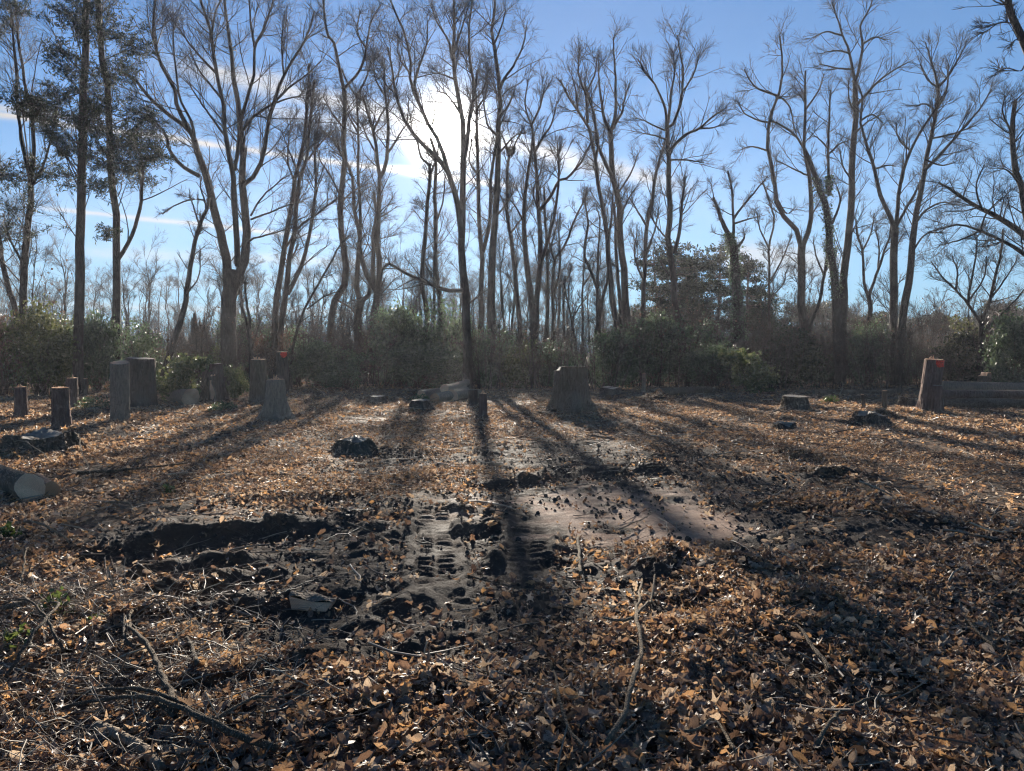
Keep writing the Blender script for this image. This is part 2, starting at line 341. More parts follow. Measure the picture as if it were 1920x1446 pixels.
finish(t, ramp(t, r_, [(0, (0.035, 0.027, 0.022)), (0.8, (0.07, 0.052, 0.04)), (1, (0.12, 0.088, 0.065))]), 0.85, None, 0.3)
STICKM, t = new_mat('debris_stick'); r_ = N(t, 'ShaderNodeObjectInfo').outputs['Random']
finish(t, ramp(t, r_, [(0, (0.05, 0.035, 0.027)), (0.5, (0.13, 0.095, 0.07)), (0.8, (0.26, 0.2, 0.14)), (1, (0.45, 0.37, 0.26))]), 0.6, None, 0.4)
STICK_BIG = bark_mat('stick_bark', (0.09, 0.065, 0.045), (0.24, 0.19, 0.14), (30, 30, 8))
STICK_PALE = bark_mat('stick_pale', (0.2, 0.15, 0.1), (0.42, 0.33, 0.23), (30, 30, 8))

# ------------------------------------------------------------------ ground sheet
dense = np.linspace(R(-45), R(45), 540)
side = np.linspace(R(46), R(314), 44)[1:-1]
ang = np.concatenate([dense, side])
rad = [0.05, 0.6, 1.2, 1.8, 2.4, 3.0, 3.6, 4.2, 4.6, 5.0]
while rad[-1] < 13: rad.append(rad[-1] + 0.018 + 0.0032 * (rad[-1] - 5))
while rad[-1] < 38: rad.append(rad[-1] + 0.05 + 0.008 * (rad[-1] - 13))
while rad[-1] < 900: rad.append(rad[-1] * 1.12)
rad = np.array(rad); NA, NR = len(ang), len(rad)
GX = (rad[:, None] * np.sin(ang)[None]); GY = (rad[:, None] * np.cos(ang)[None]) - 3.0
GZ = H(GX.ravel(), GY.ravel()).reshape(GX.shape)
ii, jj = np.meshgrid(np.arange(NR - 1), np.arange(NA), indexing='ij'); j2 = (jj + 1) % NA
Q = np.stack([ii * NA + jj, ii * NA + j2, (ii + 1) * NA + j2, (ii + 1) * NA + jj], -1).reshape(-1, 4)[:, ::-1]
gme = mesh_np('ground', np.stack([GX, GY, GZ], -1).reshape(-1, 3), Q, None, GROUND)
for nm, fn in (('mud', mud_mask), ('sand', sand_mask)):
    a = gme.attributes.new(nm, 'FLOAT', 'POINT'); a.data.foreach_set('value', fn(GX.ravel(), GY.ravel()).astype(np.float32))
ground = tag(link('ground', gme), 'leaf strewn muddy clearing floor with churned ruts', None, None, 'structure')

# ------------------------------------------------------------------ tubes and branching
def tubes(P, Rr, k):
    """P (m,n,3) centre lines, Rr (m,n) radii -> verts, quads (open ends tapered)"""
    m, n, _ = P.shape
    T = np.gradient(P, axis=1); T /= np.linalg.norm(T, axis=2, keepdims=True) + 1e-9
    ref = np.where(np.abs(T[:, :1, 2:3]) > 0.8, np.array([1.0, 0, 0]), np.array([0, 0, 1.0]))
    U = np.cross(T, np.broadcast_to(ref, T.shape)); U /= np.linalg.norm(U, axis=2, keepdims=True) + 1e-9
    W = np.cross(T, U)
    a = np.arange(k) * 2 * math.pi / k
    V = P[:, :, None] + Rr[:, :, None, None] * (U[:, :, None] * np.cos(a)[None, None, :, None] + W[:, :, None] * np.sin(a)[None, None, :, None])
    b = (np.arange(m) * n * k)[:, None, None] + (np.arange(n - 1) * k)[None, :, None]
    j = np.arange(k)[None, None]; j2 = (j + 1) % k
    q = np.stack([b + j, b + j2, b + k + j2, b + k + j], -1).reshape(-1, 4)
    return V.reshape(-1, 3), q
class Bag:
    def __init__(s): s.V, s.Q, s.T, s.n = [], [], [], 0
    def add(s, V, Q=None, T=None):
        V = np.asarray(V, float)
        if Q is not None and len(Q): s.Q.append(np.asarray(Q) + s.n)
        if T is not None and len(T): s.T.append(np.asarray(T) + s.n)
        s.V.append(V); s.n += len(V)
    def mesh(s, name, mat, smooth=True):
        return mesh_np(name, np.concatenate(s.V), np.concatenate(s.Q) if s.Q else None, np.concatenate(s.T) if s.T else None, mat, smooth)
def resample(pts, n):
    pts = np.asarray(pts, float)
    P = np.vstack([2 * pts[0] - pts[1], pts, 2 * pts[-1] - pts[-2]])
    L = np.concatenate([[0], np.cumsum(np.linalg.norm(np.diff(pts, axis=0), axis=1))]); s = np.linspace(0, L[-1], n)
    i = np.clip(np.searchsorted(L, s, 'right') - 1, 0, len(pts) - 2); u = ((s - L[i]) / (L[i + 1] - L[i] + 1e-9))[:, None]
    a, b, c, d = P[i], P[i + 1], P[i + 2], P[i + 3]
    return 0.5 * (2 * b + (c - a) * u + (2 * a - 5 * b + 4 * c - d) * u ** 2 + (3 * b - a - 3 * c + d) * u ** 3)
def nrm(a): return a / (np.linalg.norm(a, axis=-1, keepdims=True) + 1e-9)
def spawn(P, Rr, cnt, tmin, length, ang, rmul, rmin, rmax, n, up=0.14, wig=0.22, tpow=0.8, sag=0.035):
    """children of the centre lines P (m,n0,3): positions, directions and random walks, all at once"""
    m, n0, _ = P.shape
    idx = np.repeat(np.arange(m), cnt); k = len(idx)
    if k == 0: return np.zeros((0, n, 3)), np.zeros((0, n))
    t = tmin + (1 - tmin) * RNG.random(k) ** tpow
    f = t * (n0 - 1); i = np.minimum(f.astype(int), n0 - 2); u = (f - i)[:, None]
    p0 = P[idx, i] * (1 - u) + P[idx, i + 1] * u; r0 = Rr[idx, i] * (1 - u[:, 0]) + Rr[idx, i + 1] * u[:, 0]
    T = nrm(P[idx, i + 1] - P[idx, i])
    pr = nrm(np.cross(T, nrm(RNG.normal(size=(k, 3)))))
    A = np.radians(np.clip(RNG.normal(ang, 16, k), 8, 95))[:, None]
    d = nrm(T * np.cos(A) + pr * np.sin(A) + np.array([0, 0, up]))
    L = length * RNG.uniform(0.55, 1.25, k) * (1.15 - 0.55 * t)
    pts = [p0]
    for s in range(n - 1):
        pts.append(pts[-1] + d * (L / (n - 1))[:, None])
        d = nrm(d + RNG.normal(0, wig, (k, 3)) + np.array([0, 0, sag]))
    r = np.clip(r0 * rmul, rmin, rmax)[:, None] * np.linspace(1, 0.45, n)[None]
    return np.stack(pts, 1), r
def crown(stemsP, stemsR, size, d1=1.5, d2=6.0, d3=8.5, tmin=0.3, ang=38, skip_low=None):
    """three orders of bare branches growing from the stems -> one bag of tubes"""
    b = Bag(); P = np.stack(stemsP); Rr = np.stack(stemsR)
    Ls = np.linalg.norm(np.diff(P, axis=1), axis=2).sum(1)
    c1 = np.maximum(1, (Ls * d1 * (1.0 if skip_low is None else skip_low)).astype(int))
    P1, R1 = spawn(P, Rr, c1, tmin, size * 0.18, ang, 0.42, 0.010, 0.028, 6, wig=0.11)
    P2, R2 = spawn(np.concatenate([P1]), R1, RNG.poisson(d2, len(P1)), 0.12, size * 0.095, ang + 3, 0.6, 0.006, 0.0095, 4, wig=0.18)
    tipsP, tipsR = spawn(P, Rr, np.full(len(P), 7), 0.65, size * 0.10, ang - 4, 0.5, 0.0065, 0.011, 4, wig=0.16)
    P2 = np.concatenate([P2, tipsP]); R2 = np.concatenate([R2, tipsR])
    P3, R3 = spawn(P2, R2, RNG.poisson(d3, len(P2)), 0.1, size * 0.048, ang + 2, 0.7, 0.0036, 0.005, 2, wig=0.3)
    b.add(*tubes(P1, R1, 4)); b.add(*tubes(P2, R2, 3)); b.add(*tubes(P3, R3, 3))
    return b
def leaves(pts, size, rng=RNG, jitter=0.5, aspect=0.45, up=0.3):
    """little folded leaf blades at points: 4 verts, 2 triangles each"""
    k = len(pts); a = nrm(rng.normal(size=(k, 3)) + np.array([0, 0, up])); c = nrm(np.cross(a, rng.normal(size=(k, 3)))); nn = np.cross(a, c)
    s = size * rng.uniform(1 - jitter, 1 + jitter, k)[:, None]
    V = np.stack([pts, pts + a * s * 0.5 + c * s * aspect + nn * s * 0.1, pts + a * s, pts + a * s * 0.5 - c * s * aspect + nn * s * 0.1], 1).reshape(-1, 3)
    i = np.arange(k) * 4
    return V, np.concatenate([np.stack([i, i + 1, i + 2], 1), np.stack([i, i + 2, i + 3], 1)])

def px_stem(spec, Y, seed, first):
    """'x,y x,y ...|w0|w1' in photograph pixels, Y metres ahead -> 3-D centre line with real depth, and radii"""
    s, w0, w1 = spec.split('|')
    pp = [tuple(map(float, q.split(','))) for q in s.split()]
    n = 18 if first else 13
    rg = np.random.default_rng(seed)
    drift = rg.normal(0, 0.09) if not first else 0.02
    pts, acc = [], 0.0
    base = at(*pp[0], Y)
    for (x, y) in pp:
        q = at(x, y, Y); dist = np.linalg.norm(q - base)
        pts.append(at(x, y, Y + drift * dist * (1 + 0.1 * dist)))
    P = resample(pts, n); L = np.linalg.norm(P[-1] - P[0])
    wn = rg.normal(0, 1, (n, 3)) * 0.005 * L ** 0.5; wn[0] = 0; P = P + wn
    m = Y / F
    r = np.linspace(float(w0), float(w1), n) * m * 0.5
    return P, r

TREES = {}
def tree(spec_d, stems, label, size=None, mat=None, dens=1.0, name='bare_tree', tmin=0.3, twigs=True, cat='tree', tufts=None, tmat=None, tsize=0.17, ivy=None):
    Y = spec_d; seed = int(abs(hash(label)) % 1000) if False else sum(map(ord, label))
    L = [px_stem(s, Y, seed + 13 * i, i == 0) for i, s in enumerate(stems)]
    P0, R0 = L[0]
    gz = H1(P0[0][0], P0[0][1]); base = np.array([P0[0][0], P0[0][1], gz])
    Pt = np.vstack([[P0[0] * [1, 1, 0] + [0, 0, gz - 0.25]], P0]); Rt = np.concatenate([[R0[0] * 1.55], R0]); Rt[1] *= 1.25; Rt[2] *= 1.05
    root = empty(name, base, label, cat)
    mt = mat or BARK_T
    b = Bag(); b.add(*tubes((Pt - base)[None], Rt[None], 12)); link('trunk', b.mesh('trunk', mt), root)
    for P, r in L[1:]:
        b = Bag(); b.add(*tubes((P - base)[None], r[None], 8)); link('limb', b.mesh('limb', mt), root)
    hgt = max(p[0][:, 2].max() for p in L); sz = size or max(4.0, min(hgt, 14))
    if twigs:
        st, sr, sk = [], [], []
        for k, (P, r) in enumerate(L):
            if k == 0:
                q = resample(P[int(len(P) * tmin):], 13); qr = np.interp(np.linspace(tmin, 1, 13), np.linspace(0, 1, len(r)), r)
                st.append(q); sr.append(qr)
            else: st.append(P); sr.append(r)
        rg2 = np.random.default_rng(seed); bb = crown([p - base for p in st], sr, sz, 1.9 * dens, tmin=0.12, ang=rg2.uniform(32, 50), d3=rg2.uniform(8, 12))
        link('twigs', bb.mesh('twigs', TWIG), root)
    if tufts:
        b = Bag(); lv = []
        rg = np.random.default_rng(seed)
        for (x, y, rr) in tufts:
            c = at(x, y, Y + rg.normal(0, 1.0)); rm = rr * Y / F
            tz = c[2] + abs(c[0] - base[0]) * 0.2 - 0.2
            k = np.argmin(np.abs(P0[:, 2] - tz)); a = P0[k]
            br = resample([a, a * 0.5 + c * 0.5 + [0, 0, -0.05 + 0.1 * rg.normal()], c, c + (c - a) * 0.15], 6)
            b.add(*tubes((br - base)[None], np.linspace(0.03, 0.008, 6)[None], 4))
            # sub-sprays: short twigs with blades along them
            kk = int(10 + rr * 0.9)
            cc = c + rg.normal(0, 1, (kk, 3)) * [rm * 0.7, rm * 0.7, rm * 0.45]
            for q in cc:
                e = q + nrm(q - a * 0.7 - c * 0.3) * 0.35 + rg.normal(0, 0.1, 3)
                sp = resample([c * 0.6 + q * 0.4, q, e], 4); b.add(*tubes((sp - base)[None], np.linspace(0.011, 0.005, 4)[None], 3))
                tpar = rg.random((17, 1)); lv.append(q * (1 - tpar) + e * tpar + rg.normal(0, 0.05, (17, 3)))
        link('branches', b.mesh('branches', TWIG), root)
        V, T = leaves(np.concatenate(lv) - base, tsize, rg, 0.4, 0.10, 0.1)
        link('crown', mesh_np('crown', V, None, T, tmat or NEEDLE, False), root)
    if ivy:
        y0, y1 = ivy; rg = np.random.default_rng(seed + 5)
        lv = []
        for P, r in L[:2]:
            zt, zb = at(0, y0, Y)[2], at(0, y1, Y)[2]
            k = rg.integers(0, len(P) - 1, 2600); u = rg.random((2600, 1)); q = P[k] * (1 - u) + P[k + 1] * u
            q = q + nrm(rg.normal(size=(2600, 3)) * [1, 1, 0.2]) * (r[k][:, None] + rg.exponential(0.06, (2600, 1)))
            lv.append(q[(q[:, 2] < zt) & (q[:, 2] > zb)])
        V, T = leaves(np.concatenate(lv) - base, 0.085, rg)
        link('ivy', mesh_np('ivy', V, None, T, HOLLY, False), root)
    return root

# ------------------------------------------------------------------ thin haze box added to imitate lens glare and lift the darks
hv = np.array([[x, y, z] for z in (-1.6, 30) for x, y in ((-140, -20), (140, -20), (140, 150), (-140, 150))], float)
hm, t = new_mat('haze'); pv = N(t, 'ShaderNodeVolumePrincipled'); pv.inputs['Color'].default_value = (0.92, 0.92, 1.0, 1); pv.inputs['Density'].default_value = 0.00055; pv.inputs['Anisotropy'].default_value = 0.5
t.links.new(pv.outputs[0], N(t, 'ShaderNodeOutputMaterial').inputs['Volume'])
tag(link('haze', mesh_np('haze', hv, [(0, 3, 2, 1), (4, 5, 6, 7), (0, 1, 5, 4), (1, 2, 6, 5), (2, 3, 7, 6), (3, 0, 4, 7)], None, hm, False)), 'thin added haze imitating lens glare below the sun', None, None, 'stuff')

# ------------------------------------------------------------------ the traced trees of the wood's edge
tree(30, ['42,735 43,600 45,520 52,430 58,380 57,338|15|10', '57,340 48,300 40,260 33,200 28,100 20,20|7|3', '57,340 63,290 60,220 50,170 32,60 25,-20|8|3', '60,350 85,300 100,240 112,180|5|2', '45,500 20,450 5,400|5|2'],
     'bare forked tree with tufts of green, nearest the left edge', mat=BARK_TD, dens=0.9, tufts=[(20, 20, 26), (8, 55, 26), (40, 195, 20), (40, 330, 30), (25, 405, 34), (14, 440, 26), (55, 215, 18), (70, 320, 18), (5, 330, 20)])
tree(31, ['44,735 32,590 15,540 2,480 -14,420 -30,340|12|7', '5,490 -5,400 0,300|6|3'], 'dark trunk leaning out to the left edge over the shrubs', mat=BARK_TD, dens=0.6)
tree(28, ['146,745 147,640 150,500 153,350 157,200 160,80 163,-60|18|11'], 'straight unbranched pine trunk with ragged needle tufts high up', mat=BARK_T, name='pine_tree', twigs=True, dens=0.7, tmin=0.2,
     tufts=[(130, 30, 24), (110, 100, 20), (145, 60, 20), (108, 180, 26), (150, 168, 26), (95, 215, 24), (165, 215, 30), (160, 240, 22), (120, 335, 22), (178, 350, 20), (75, 200, 16), (128, 285, 20), (160, 20, 24), (175, 130, 20), (135, 130, 18), (105, 250, 22), (172, 290, 20)])
tree(31, ['217,738 217,650 219,560 220,490 213,380 205,280 200,180 190,90 183,0 178,-70|15|9', '222,486 245,447 262,395 267,340 266,290|8|5', '205,290 235,250 262,240|5|2'], 'dark tree with one upcurved right limb and dense evergreen tufts',
     mat=BARK_TD, name='pine_tree', dens=0.7, tmin=0.25, tufts=[(190, 15, 30), (232, 70, 30), (247, 92, 20), (185, 215, 32), (228, 200, 26), (242, 268, 44), (272, 262, 30), (258, 300, 38), (266, 330, 22), (205, 440, 12), (275, 220, 14), (215, 150, 22), (225, 260, 34), (200, 60, 24), (240, 130, 18), (205, 300, 28), (285, 290, 20), (232, 320, 18)])
tree(32, ['298,738 318,665 345,580 352,530 365,460 373,425 386,395 392,370|13|6', '386,402 384,377 370,374 355,375 322,388 305,402|4|2', '374,422 365,395 356,367|4|2', '388,395 384,377 376,350 378,330|4|2', '350,550 372,520 376,470|3|2'], 'thin trunk leaning right with a twisted broken top', mat=BARK_TD, dens=0.8, size=5)
tree(33, ['430,732 430,680 428,620 430,560 434,520 436,505|28|27',
          '428,540 424,480 412,430 402,395 392,350 385,325 372,290 365,262|18|12', '365,262 350,240 317,215 282,185 250,147 215,130|9|4', '366,265 345,225 330,195 325,160 302,125 287,57 291,0 290,-40|9|3',
          '365,260 360,232 340,190 332,150 327,100 325,50|6|2', '374,330 340,310 317,280 310,250 275,217 240,205|8|3',
          '438,540 457,500 462,447 467,410 457,385 452,352 455,310 457,287 450,250 450,225 445,185 437,140 432,82 425,40 418,-30|18|4', '446,500 445,447 440,377 437,325 422,250 417,187 405,137 397,65 375,0 365,-40|12|4',
          '450,225 465,180 477,140 477,87 487,70 510,12 520,-30|7|3', '440,320 447,275 450,240|8|8', '453,350 480,325 495,287 502,237 512,195 532,140 550,110 575,70 590,20|9|3', '455,245 475,220 510,195 545,162 575,140 602,115|6|2',
          '470,405 490,372 522,342 540,330|4|2', '470,412 515,395 547,382 570,378|4|2', '465,457 475,447 522,435 550,420|4|2', '405,137 370,100 340,60 320,30|5|2', '477,90 470,40 465,-30|5|2', '417,187 395,160 372,130 355,90|5|2', '512,195 540,185 565,180|4|2', '425,260 400,225 375,190 350,150|5|2', '397,65 405,20 425,-20|5|2', '532,140 528,80 535,30|4|2'],
     'largest multi stemmed spreading tree left of the sun', dens=1.15, size=13)
tree(31, ['474,735 470,660 465,615 457,585 450,570|10|4', '466,620 469,602 462,565 459,527|6|4', '470,660 480,630 488,600|3|2'], 'short forked dead sapling beside the big spreading tree', mat=BARK_TD, dens=0.5, size=3.5)
tree(34, ['520,735 515,627 517,565 527,510 535,445 547,382 552,340 560,310 572,250 577,175 580,120|14|4', '524,720 527,615 537,552 542,490 552,440 557,377 562,335 575,300 580,240 590,150|13|4', '539,552 562,507 577,457 587,397 592,340 590,290 600,220|9|3', '535,465 562,425 590,405 632,372|5|3', '562,330 545,290 530,250|4|2', '542,490 552,475 560,458|4|3', '577,300 600,270 625,245|4|2', '552,340 540,300 545,230|4|2'],
     'reddish clump of three curved stems right of the spreading tree', mat=BARK_TR, dens=1.3, size=9)
tree(33, ['545,730 547,665 567,590 590,545 622,490 637,460 655,440|6|3', '590,548 588,530 590,515|3|2', '575,580 610,555 640,545|3|2'], 'thin straight pole leaning up to the right, between two clumps', mat=BARK_TD, dens=0.8, size=5)
tree(36, ['620,735 620,690 620,615 627,570 647,532 650,495 642,450 640,390 642,345 645,307 645,250 647,185 645,165|15|8', '645,168 635,125 627,82 612,60 607,0 605,-40|7|3', '647,165 675,132 687,92 695,40 715,8|6|2', '641,372 620,330 600,300 592,270|4|2', '628,560 660,580 670,600|4|3', '645,240 625,215 605,180|4|2', '640,380 660,360 690,345|4|2', '687,92 670,60 675,20|4|2'],
     'tall tree with an S bent trunk and a high twin fork', mat=BARK_TR, dens=1.1, size=11)
tree(37, ['672,735 672,665 672,590 677,562|18|15', '675,565 668,540 672,490 675,440 665,400 662,340 655,315 648,305 630,270 605,245|10|4', '679,565 692,552 700,490 700,440 707,402 700,360|9|5', '672,490 676,440 675,380 672,340 672,250 668,182 655,165 640,130|7|3', '668,182 685,150 700,110|5|2', '672,250 655,220 640,190|4|2'],
     'Y forked tree whose two boles rejoin, left of its twin', dens=1.1, size=10)
tree(36, ['700,735 700,665 700,602 707,560 709,540|16|13', '709,545 712,500 707,460 710,402 712,340 710,320 705,287 700,245 687,207 680,180|12|4', '712,335 725,300 727,225 722,175 720,120|8|3', '707,547 690,520 678,485 672,455|11|9', '725,290 740,268 757,240 775,225|5|2', '712,512 720,502 728,495|6|6', '700,245 715,215 730,190|5|2', '722,175 740,150 755,120|4|2', '722,180 705,150 700,120|4|2', '705,287 690,260 678,230|4|2'],
     'tree with a snapped stub, right of the Y forked pair', dens=1.2, size=10)
tree(37, ['800,735 800,580 792,547 792,502 797,447 800,402 806,340 805,307|11|6', '805,310 790,295 785,277 782,265|5|3', '806,330 820,290 822,250|4|2'], 'thin sinuous trunk with a short crooked top below the sun', dens=1.0, size=7)
tree(38, ['828,735 826,580 817,515 817,465 817,415 815,377 816,340 817,297 808,260|12|5', '817,420 830,380 835,330|4|2', '820,540 800,500 790,470|4|2'], 'thin straight trunk just left of the central trunk', dens=1.0, size=8)
tree(32, ['877,738 876,665 872,577 872,547 866,490 865,452 868,390 868,340 868,290 867,225 862,187 855,150 850,110 853,62 850,0 846,-40|18|4', '866,447 862,410 855,370 845,335 830,305 807,285 775,252 752,212 742,175 735,125 728,90|12|3', '840,322 825,270 805,235 785,192 772,165 767,135 770,112 762,70 737,15 725,-30|8|3', '785,190 777,157 790,115 800,82 802,40|6|2',
          '850,110 840,75 820,42 808,10|5|2', '851,100 860,70 867,50 877,15|5|2', '870,300 877,262 880,212 887,190 890,162 881,112 880,50 885,0|8|3', '868,545 845,545 825,540 790,525 755,510 727,492|8|5', '876,575 882,567 895,557|5|3', '887,190 905,170 915,140|4|2', '767,135 750,110 745,80|4|2', '855,150 830,140 805,135|4|2', '742,175 725,160 715,140|4|2', '865,215 840,180 820,170|4|2'],
     'stout central trunk crossing the sun, with a drooping broken limb', dens=1.0, size=11, tmin=0.35)
tree(35, ['904,738 902,590 902,527 905,475 899,440 897,377 897,340 895,275 893,200 890,175 895,130|12|4', '906,472 917,422 920,377 919,340 925,300 932,250 940,215|8|4', '893,205 910,180 915,150|4|2', '896,330 880,300 885,260|4|2'], 'slim twin stemmed tree right of the central trunk', dens=1.1, size=9)
tree(34, ['924,738 922,615 922,565 922,490 925,452 930,402 932,360 935,287 932,250 937,217 935,170 932,125 927,82 920,57 927,25 925,-30|18|4', '936,170 947,145 965,120 982,82 987,50|6|2', '933,255 915,235 908,200 905,170|5|2', '937,220 955,195 965,170|5|2', '931,405 955,375 965,340|4|2', '927,82 940,50 948,20|4|2', '934,290 965,255 985,250|4|2'], 'tallest straight tree just right of the sun', dens=1.1, size=11)
nest_tree = tree(38, ['978,735 975,615 970,565 965,502 957,440 951,390 952,340 951,325 955,294|11|5', '955,294 948,270 935,240|4|2', '956,292 966,270 978,245|4|2', '956,440 985,400 1000,375|4|2', '952,400 940,370 925,355|4|2'], 'slender tree holding a bird nest in its top fork', dens=0.9, size=8)
tree(36, ['1000,735 1000,665 1002,602|17|15', '999,605 997,572 990,515 985,465 982,415 985,360 990,330 995,290 1000,250|13|4', '1005,605 1005,577 1010,527 1014,477 1011,415 1007,340 1002,287 997,237 1010,207 1020,165|12|3', '1012,395 1035,365 1047,340 1065,333 1090,304 1098,289 1110,265|7|3', '1014,495 1027,452 1040,402 1045,365 1048,320 1045,270|7|3', '1002,287 1020,255 1035,230 1045,190|5|2', '982,415 965,385 955,375|4|2', '997,237 985,200 990,150|4|2', '1012,400 1000,360 1015,320|4|2'],
     'V forked tree of reddish stems left of the biggest stump', mat=BARK_TR, dens=1.1, size=9)
tree(38, ['1030,735 1037,615 1037,552 1040,490 1060,460 1077,415 1092,382 1100,360|9|3', '1038,560 1050,500 1048,440 1050,400|5|2', '1040,490 1030,450 1035,400|4|2'], 'thin tree bending right, above the biggest stump', dens=1.2, size=7)
tree(39, ['1026,735 1027,615 1027,540 1026,477 1022,402 1020,350|8|4', '1026,480 1040,440 1045,410|4|2'], 'thin upright stem directly behind the biggest stump', dens=1.0, size=7)
tree(40, ['1057,735 1057,640 1057,540 1060,518|6|4', '1059,530 1068,515 1072,500|3|2'], 'short bare pole with a stubby tip, right of the reddish fork', dens=0.7, size=4)
tree(37, ['1090,735 1080,652 1070,590 1062,555 1058,530|7|3', '1072,600 1090,570 1100,560|3|2'], 'slim sapling leaning left behind the biggest stump', mat=BARK_TD, dens=0.8, size=4)
tree(40, ['1092,735 1092,627 1092,565 1094,527 1095,480|6|3', '1094,535 1107,515 1115,490|4|2'], 'small straight sapling before the big holly', dens=1.0, size=5)
tree(37, ['1118,735 1120,627 1122,602|10|9', '1121,604 1120,540 1105,502 1096,477 1100,440 1104,422 1097,390 1100,360|8|3', '1123,602 1132,552 1139,527 1140,490|7|4', '1120,537 1122,477 1125,415 1118,390|6|2'], 'small wavy forked tree left of the two leaning trunks', dens=1.1, size=6)
tree(36, ['1164,735 1160,615 1150,577 1144,515 1139,452 1135,415 1127,377 1121,340 1117,300 1108,258 1100,231 1083,206 1062,177 1050,150|13|4', '1102,230 1098,177 1085,139 1088,87|6|2', '1140,450 1146,415 1150,360|5|3', '1117,300 1122,260 1110,215|5|2', '1083,206 1080,170 1072,140|4|2', '1098,177 1115,140 1120,105|4|2'], 'bent trunk curving left to a dense dark crown', mat=BARK_TR, dens=1.4, size=9)
tree(37, ['1182,735 1177,615 1172,552 1170,502 1162,447 1162,402 1157,360 1150,331 1144,268 1144,247|16|9', '1145,250 1133,222 1129,195 1123,154 1123,112|7|2', '1145,248 1154,216 1155,164 1152,112 1150,70|7|2', '1146,245 1167,210 1169,193 1181,156|6|2', '1152,340 1133,300 1119,264 1115,216 1104,185 1096,154|8|3', '1158,365 1185,320 1195,290|4|2', '1163,405 1180,370 1190,355|4|2'], 'trunk with a three pronged trident top', mat=BARK_TR, dens=0.9, size=9)
tree(39, ['1168,735 1165,602 1160,540 1155,465 1155,427 1150,380|9|5', '1156,450 1165,420 1170,390|4|2'], 'slim stem between the bent trunk and the trident', dens=0.8, size=7)
tree(40, ['1205,735 1206,602 1207,540 1210,477 1212,427 1222,377 1227,340 1233,310 1240,289 1248,268|11|5', '1208,530 1190,480 1195,430|5|2', '1210,480 1228,430 1235,390|5|2', '1213,425 1195,395 1180,370|5|2'], 'slim tree curving right in front of the dark pines', dens=1.2, size=8)
tree(34, ['1292,738 1287,690 1277,627 1265,577 1264,527 1257,477 1252,440 1257,402 1255,340 1254,320 1252,268 1250,237|15|8', '1250,240 1248,206 1231,164 1208,133 1195,110|6|2', '1252,240 1260,237 1271,210 1279,175 1281,133 1273,87 1270,65|6|2', '1251,240 1256,205 1258,177 1265,133 1262,95|6|2', '1253,285 1269,268 1287,252 1312,241 1333,222 1362,202|7|2', '1265,475 1275,427 1280,372 1285,330|8|3', '1249,245 1225,235 1205,225 1190,222|4|2', '1250,262 1230,255 1205,250|4|2', '1279,175 1300,140 1312,100|4|2', '1256,300 1285,300 1320,305|4|2', '1252,450 1228,420 1220,400|4|2', '1312,241 1335,240 1350,235|4|2'],
     'tall fan crowned tree left of the gap of open sky', dens=1.2, size=10)
tree(36, ['1392,735 1388,660 1385,602 1380,515 1375,460|24|16', '1373,462 1366,440 1357,422 1347,395 1337,370|11|5', '1375,455 1375,402 1372,355 1365,320|6|3', '1376,410 1390,390 1422,352 1440,330|5|2', '1385,462 1395,447 1396,438|6|3', '1376,420 1400,412 1425,405|4|2'], 'ivy clad broken snag among the dark pines', mat=BARK_TD, dens=0.9, size=6, ivy=(440, 640))
tree(38, ['1516,735 1512,632 1503,573 1503,515 1503,460|15|14', '1502,462 1491,427 1462,398 1457,383 1450,323 1440,283 1443,227 1460,177 1467,133 1462,67|10|3', '1505,462 1520,419 1521,383 1517,323 1507,277 1510,207 1510,133|10|3', '1508,280 1490,253 1465,235 1447,227|5|3', '1460,180 1435,172 1413,160 1395,130|5|2', '1443,230 1420,225 1397,213 1385,195|4|2', '1455,370 1475,400 1490,390|4|2', '1517,330 1490,318 1455,300|4|2', '1460,180 1480,200 1492,250|4|2', '1440,283 1410,275 1390,280|4|2', '1510,207 1535,170 1545,140|4|2'],
     'wide wishbone shaped tree on the right', dens=1.0, size=9)
tree(36, ['1574,735 1573,661 1564,515 1555,457 1552,413 1547,378 1532,345 1520,310 1508,280|20|8', '1555,367 1553,267 1555,217 1557,170|6|3', '1553,290 1575,270 1590,265|4|2', '1554,280 1535,260 1525,255|4|2', '1560,420 1575,380 1570,350|5|3'], 'ivy covered leaning trunk crossing behind the wishbone', mat=BARK_TD, dens=1.0, size=8, ivy=(330, 560))
tree(37, ['1578,735 1576,705 1582,573 1585,500 1593,427 1597,333 1602,250 1605,200 1602,150|17|9', '1602,152 1593,100 1580,67 1570,33 1560,5|6|2', '1603,152 1610,133 1617,83 1613,50 1630,17 1640,-15|6|2', '1607,197 1637,163 1663,140 1703,117|6|2', '1604,210 1593,190 1590,150|4|2', '1593,100 1570,95 1545,98|4|2', '1601,130 1570,128 1535,120|4|2', '1617,83 1640,70 1660,75|4|2', '1603,250 1625,230 1650,215|4|2', '1580,67 1550,60 1525,70|4|2', '1597,340 1580,310 1575,280|4|2'],
     'tallest straight tree on the right, crown reaching the top', mat=BARK_TD, dens=1.1, size=10)
tree(36, ['1678,735 1678,705 1676,573 1676,486 1678,427|15|13', '1677,430 1669,404 1655,378 1647,355 1640,317 1623,267 1613,227 1618,193 1610,160|9|3', '1680,430 1684,378 1690,333 1707,283 1730,240 1753,207 1765,180|8|3', '1680,425 1700,390 1720,353 1735,320|6|3', '1640,317 1665,310 1680,312|4|2', '1613,227 1635,215 1655,230|4|2', '1707,283 1685,260 1680,230|4|2', '1753,207 1735,195 1715,200|4|2'],
     'left one of two close parallel dark trunks', mat=BARK_TD, dens=1.0, size=9)
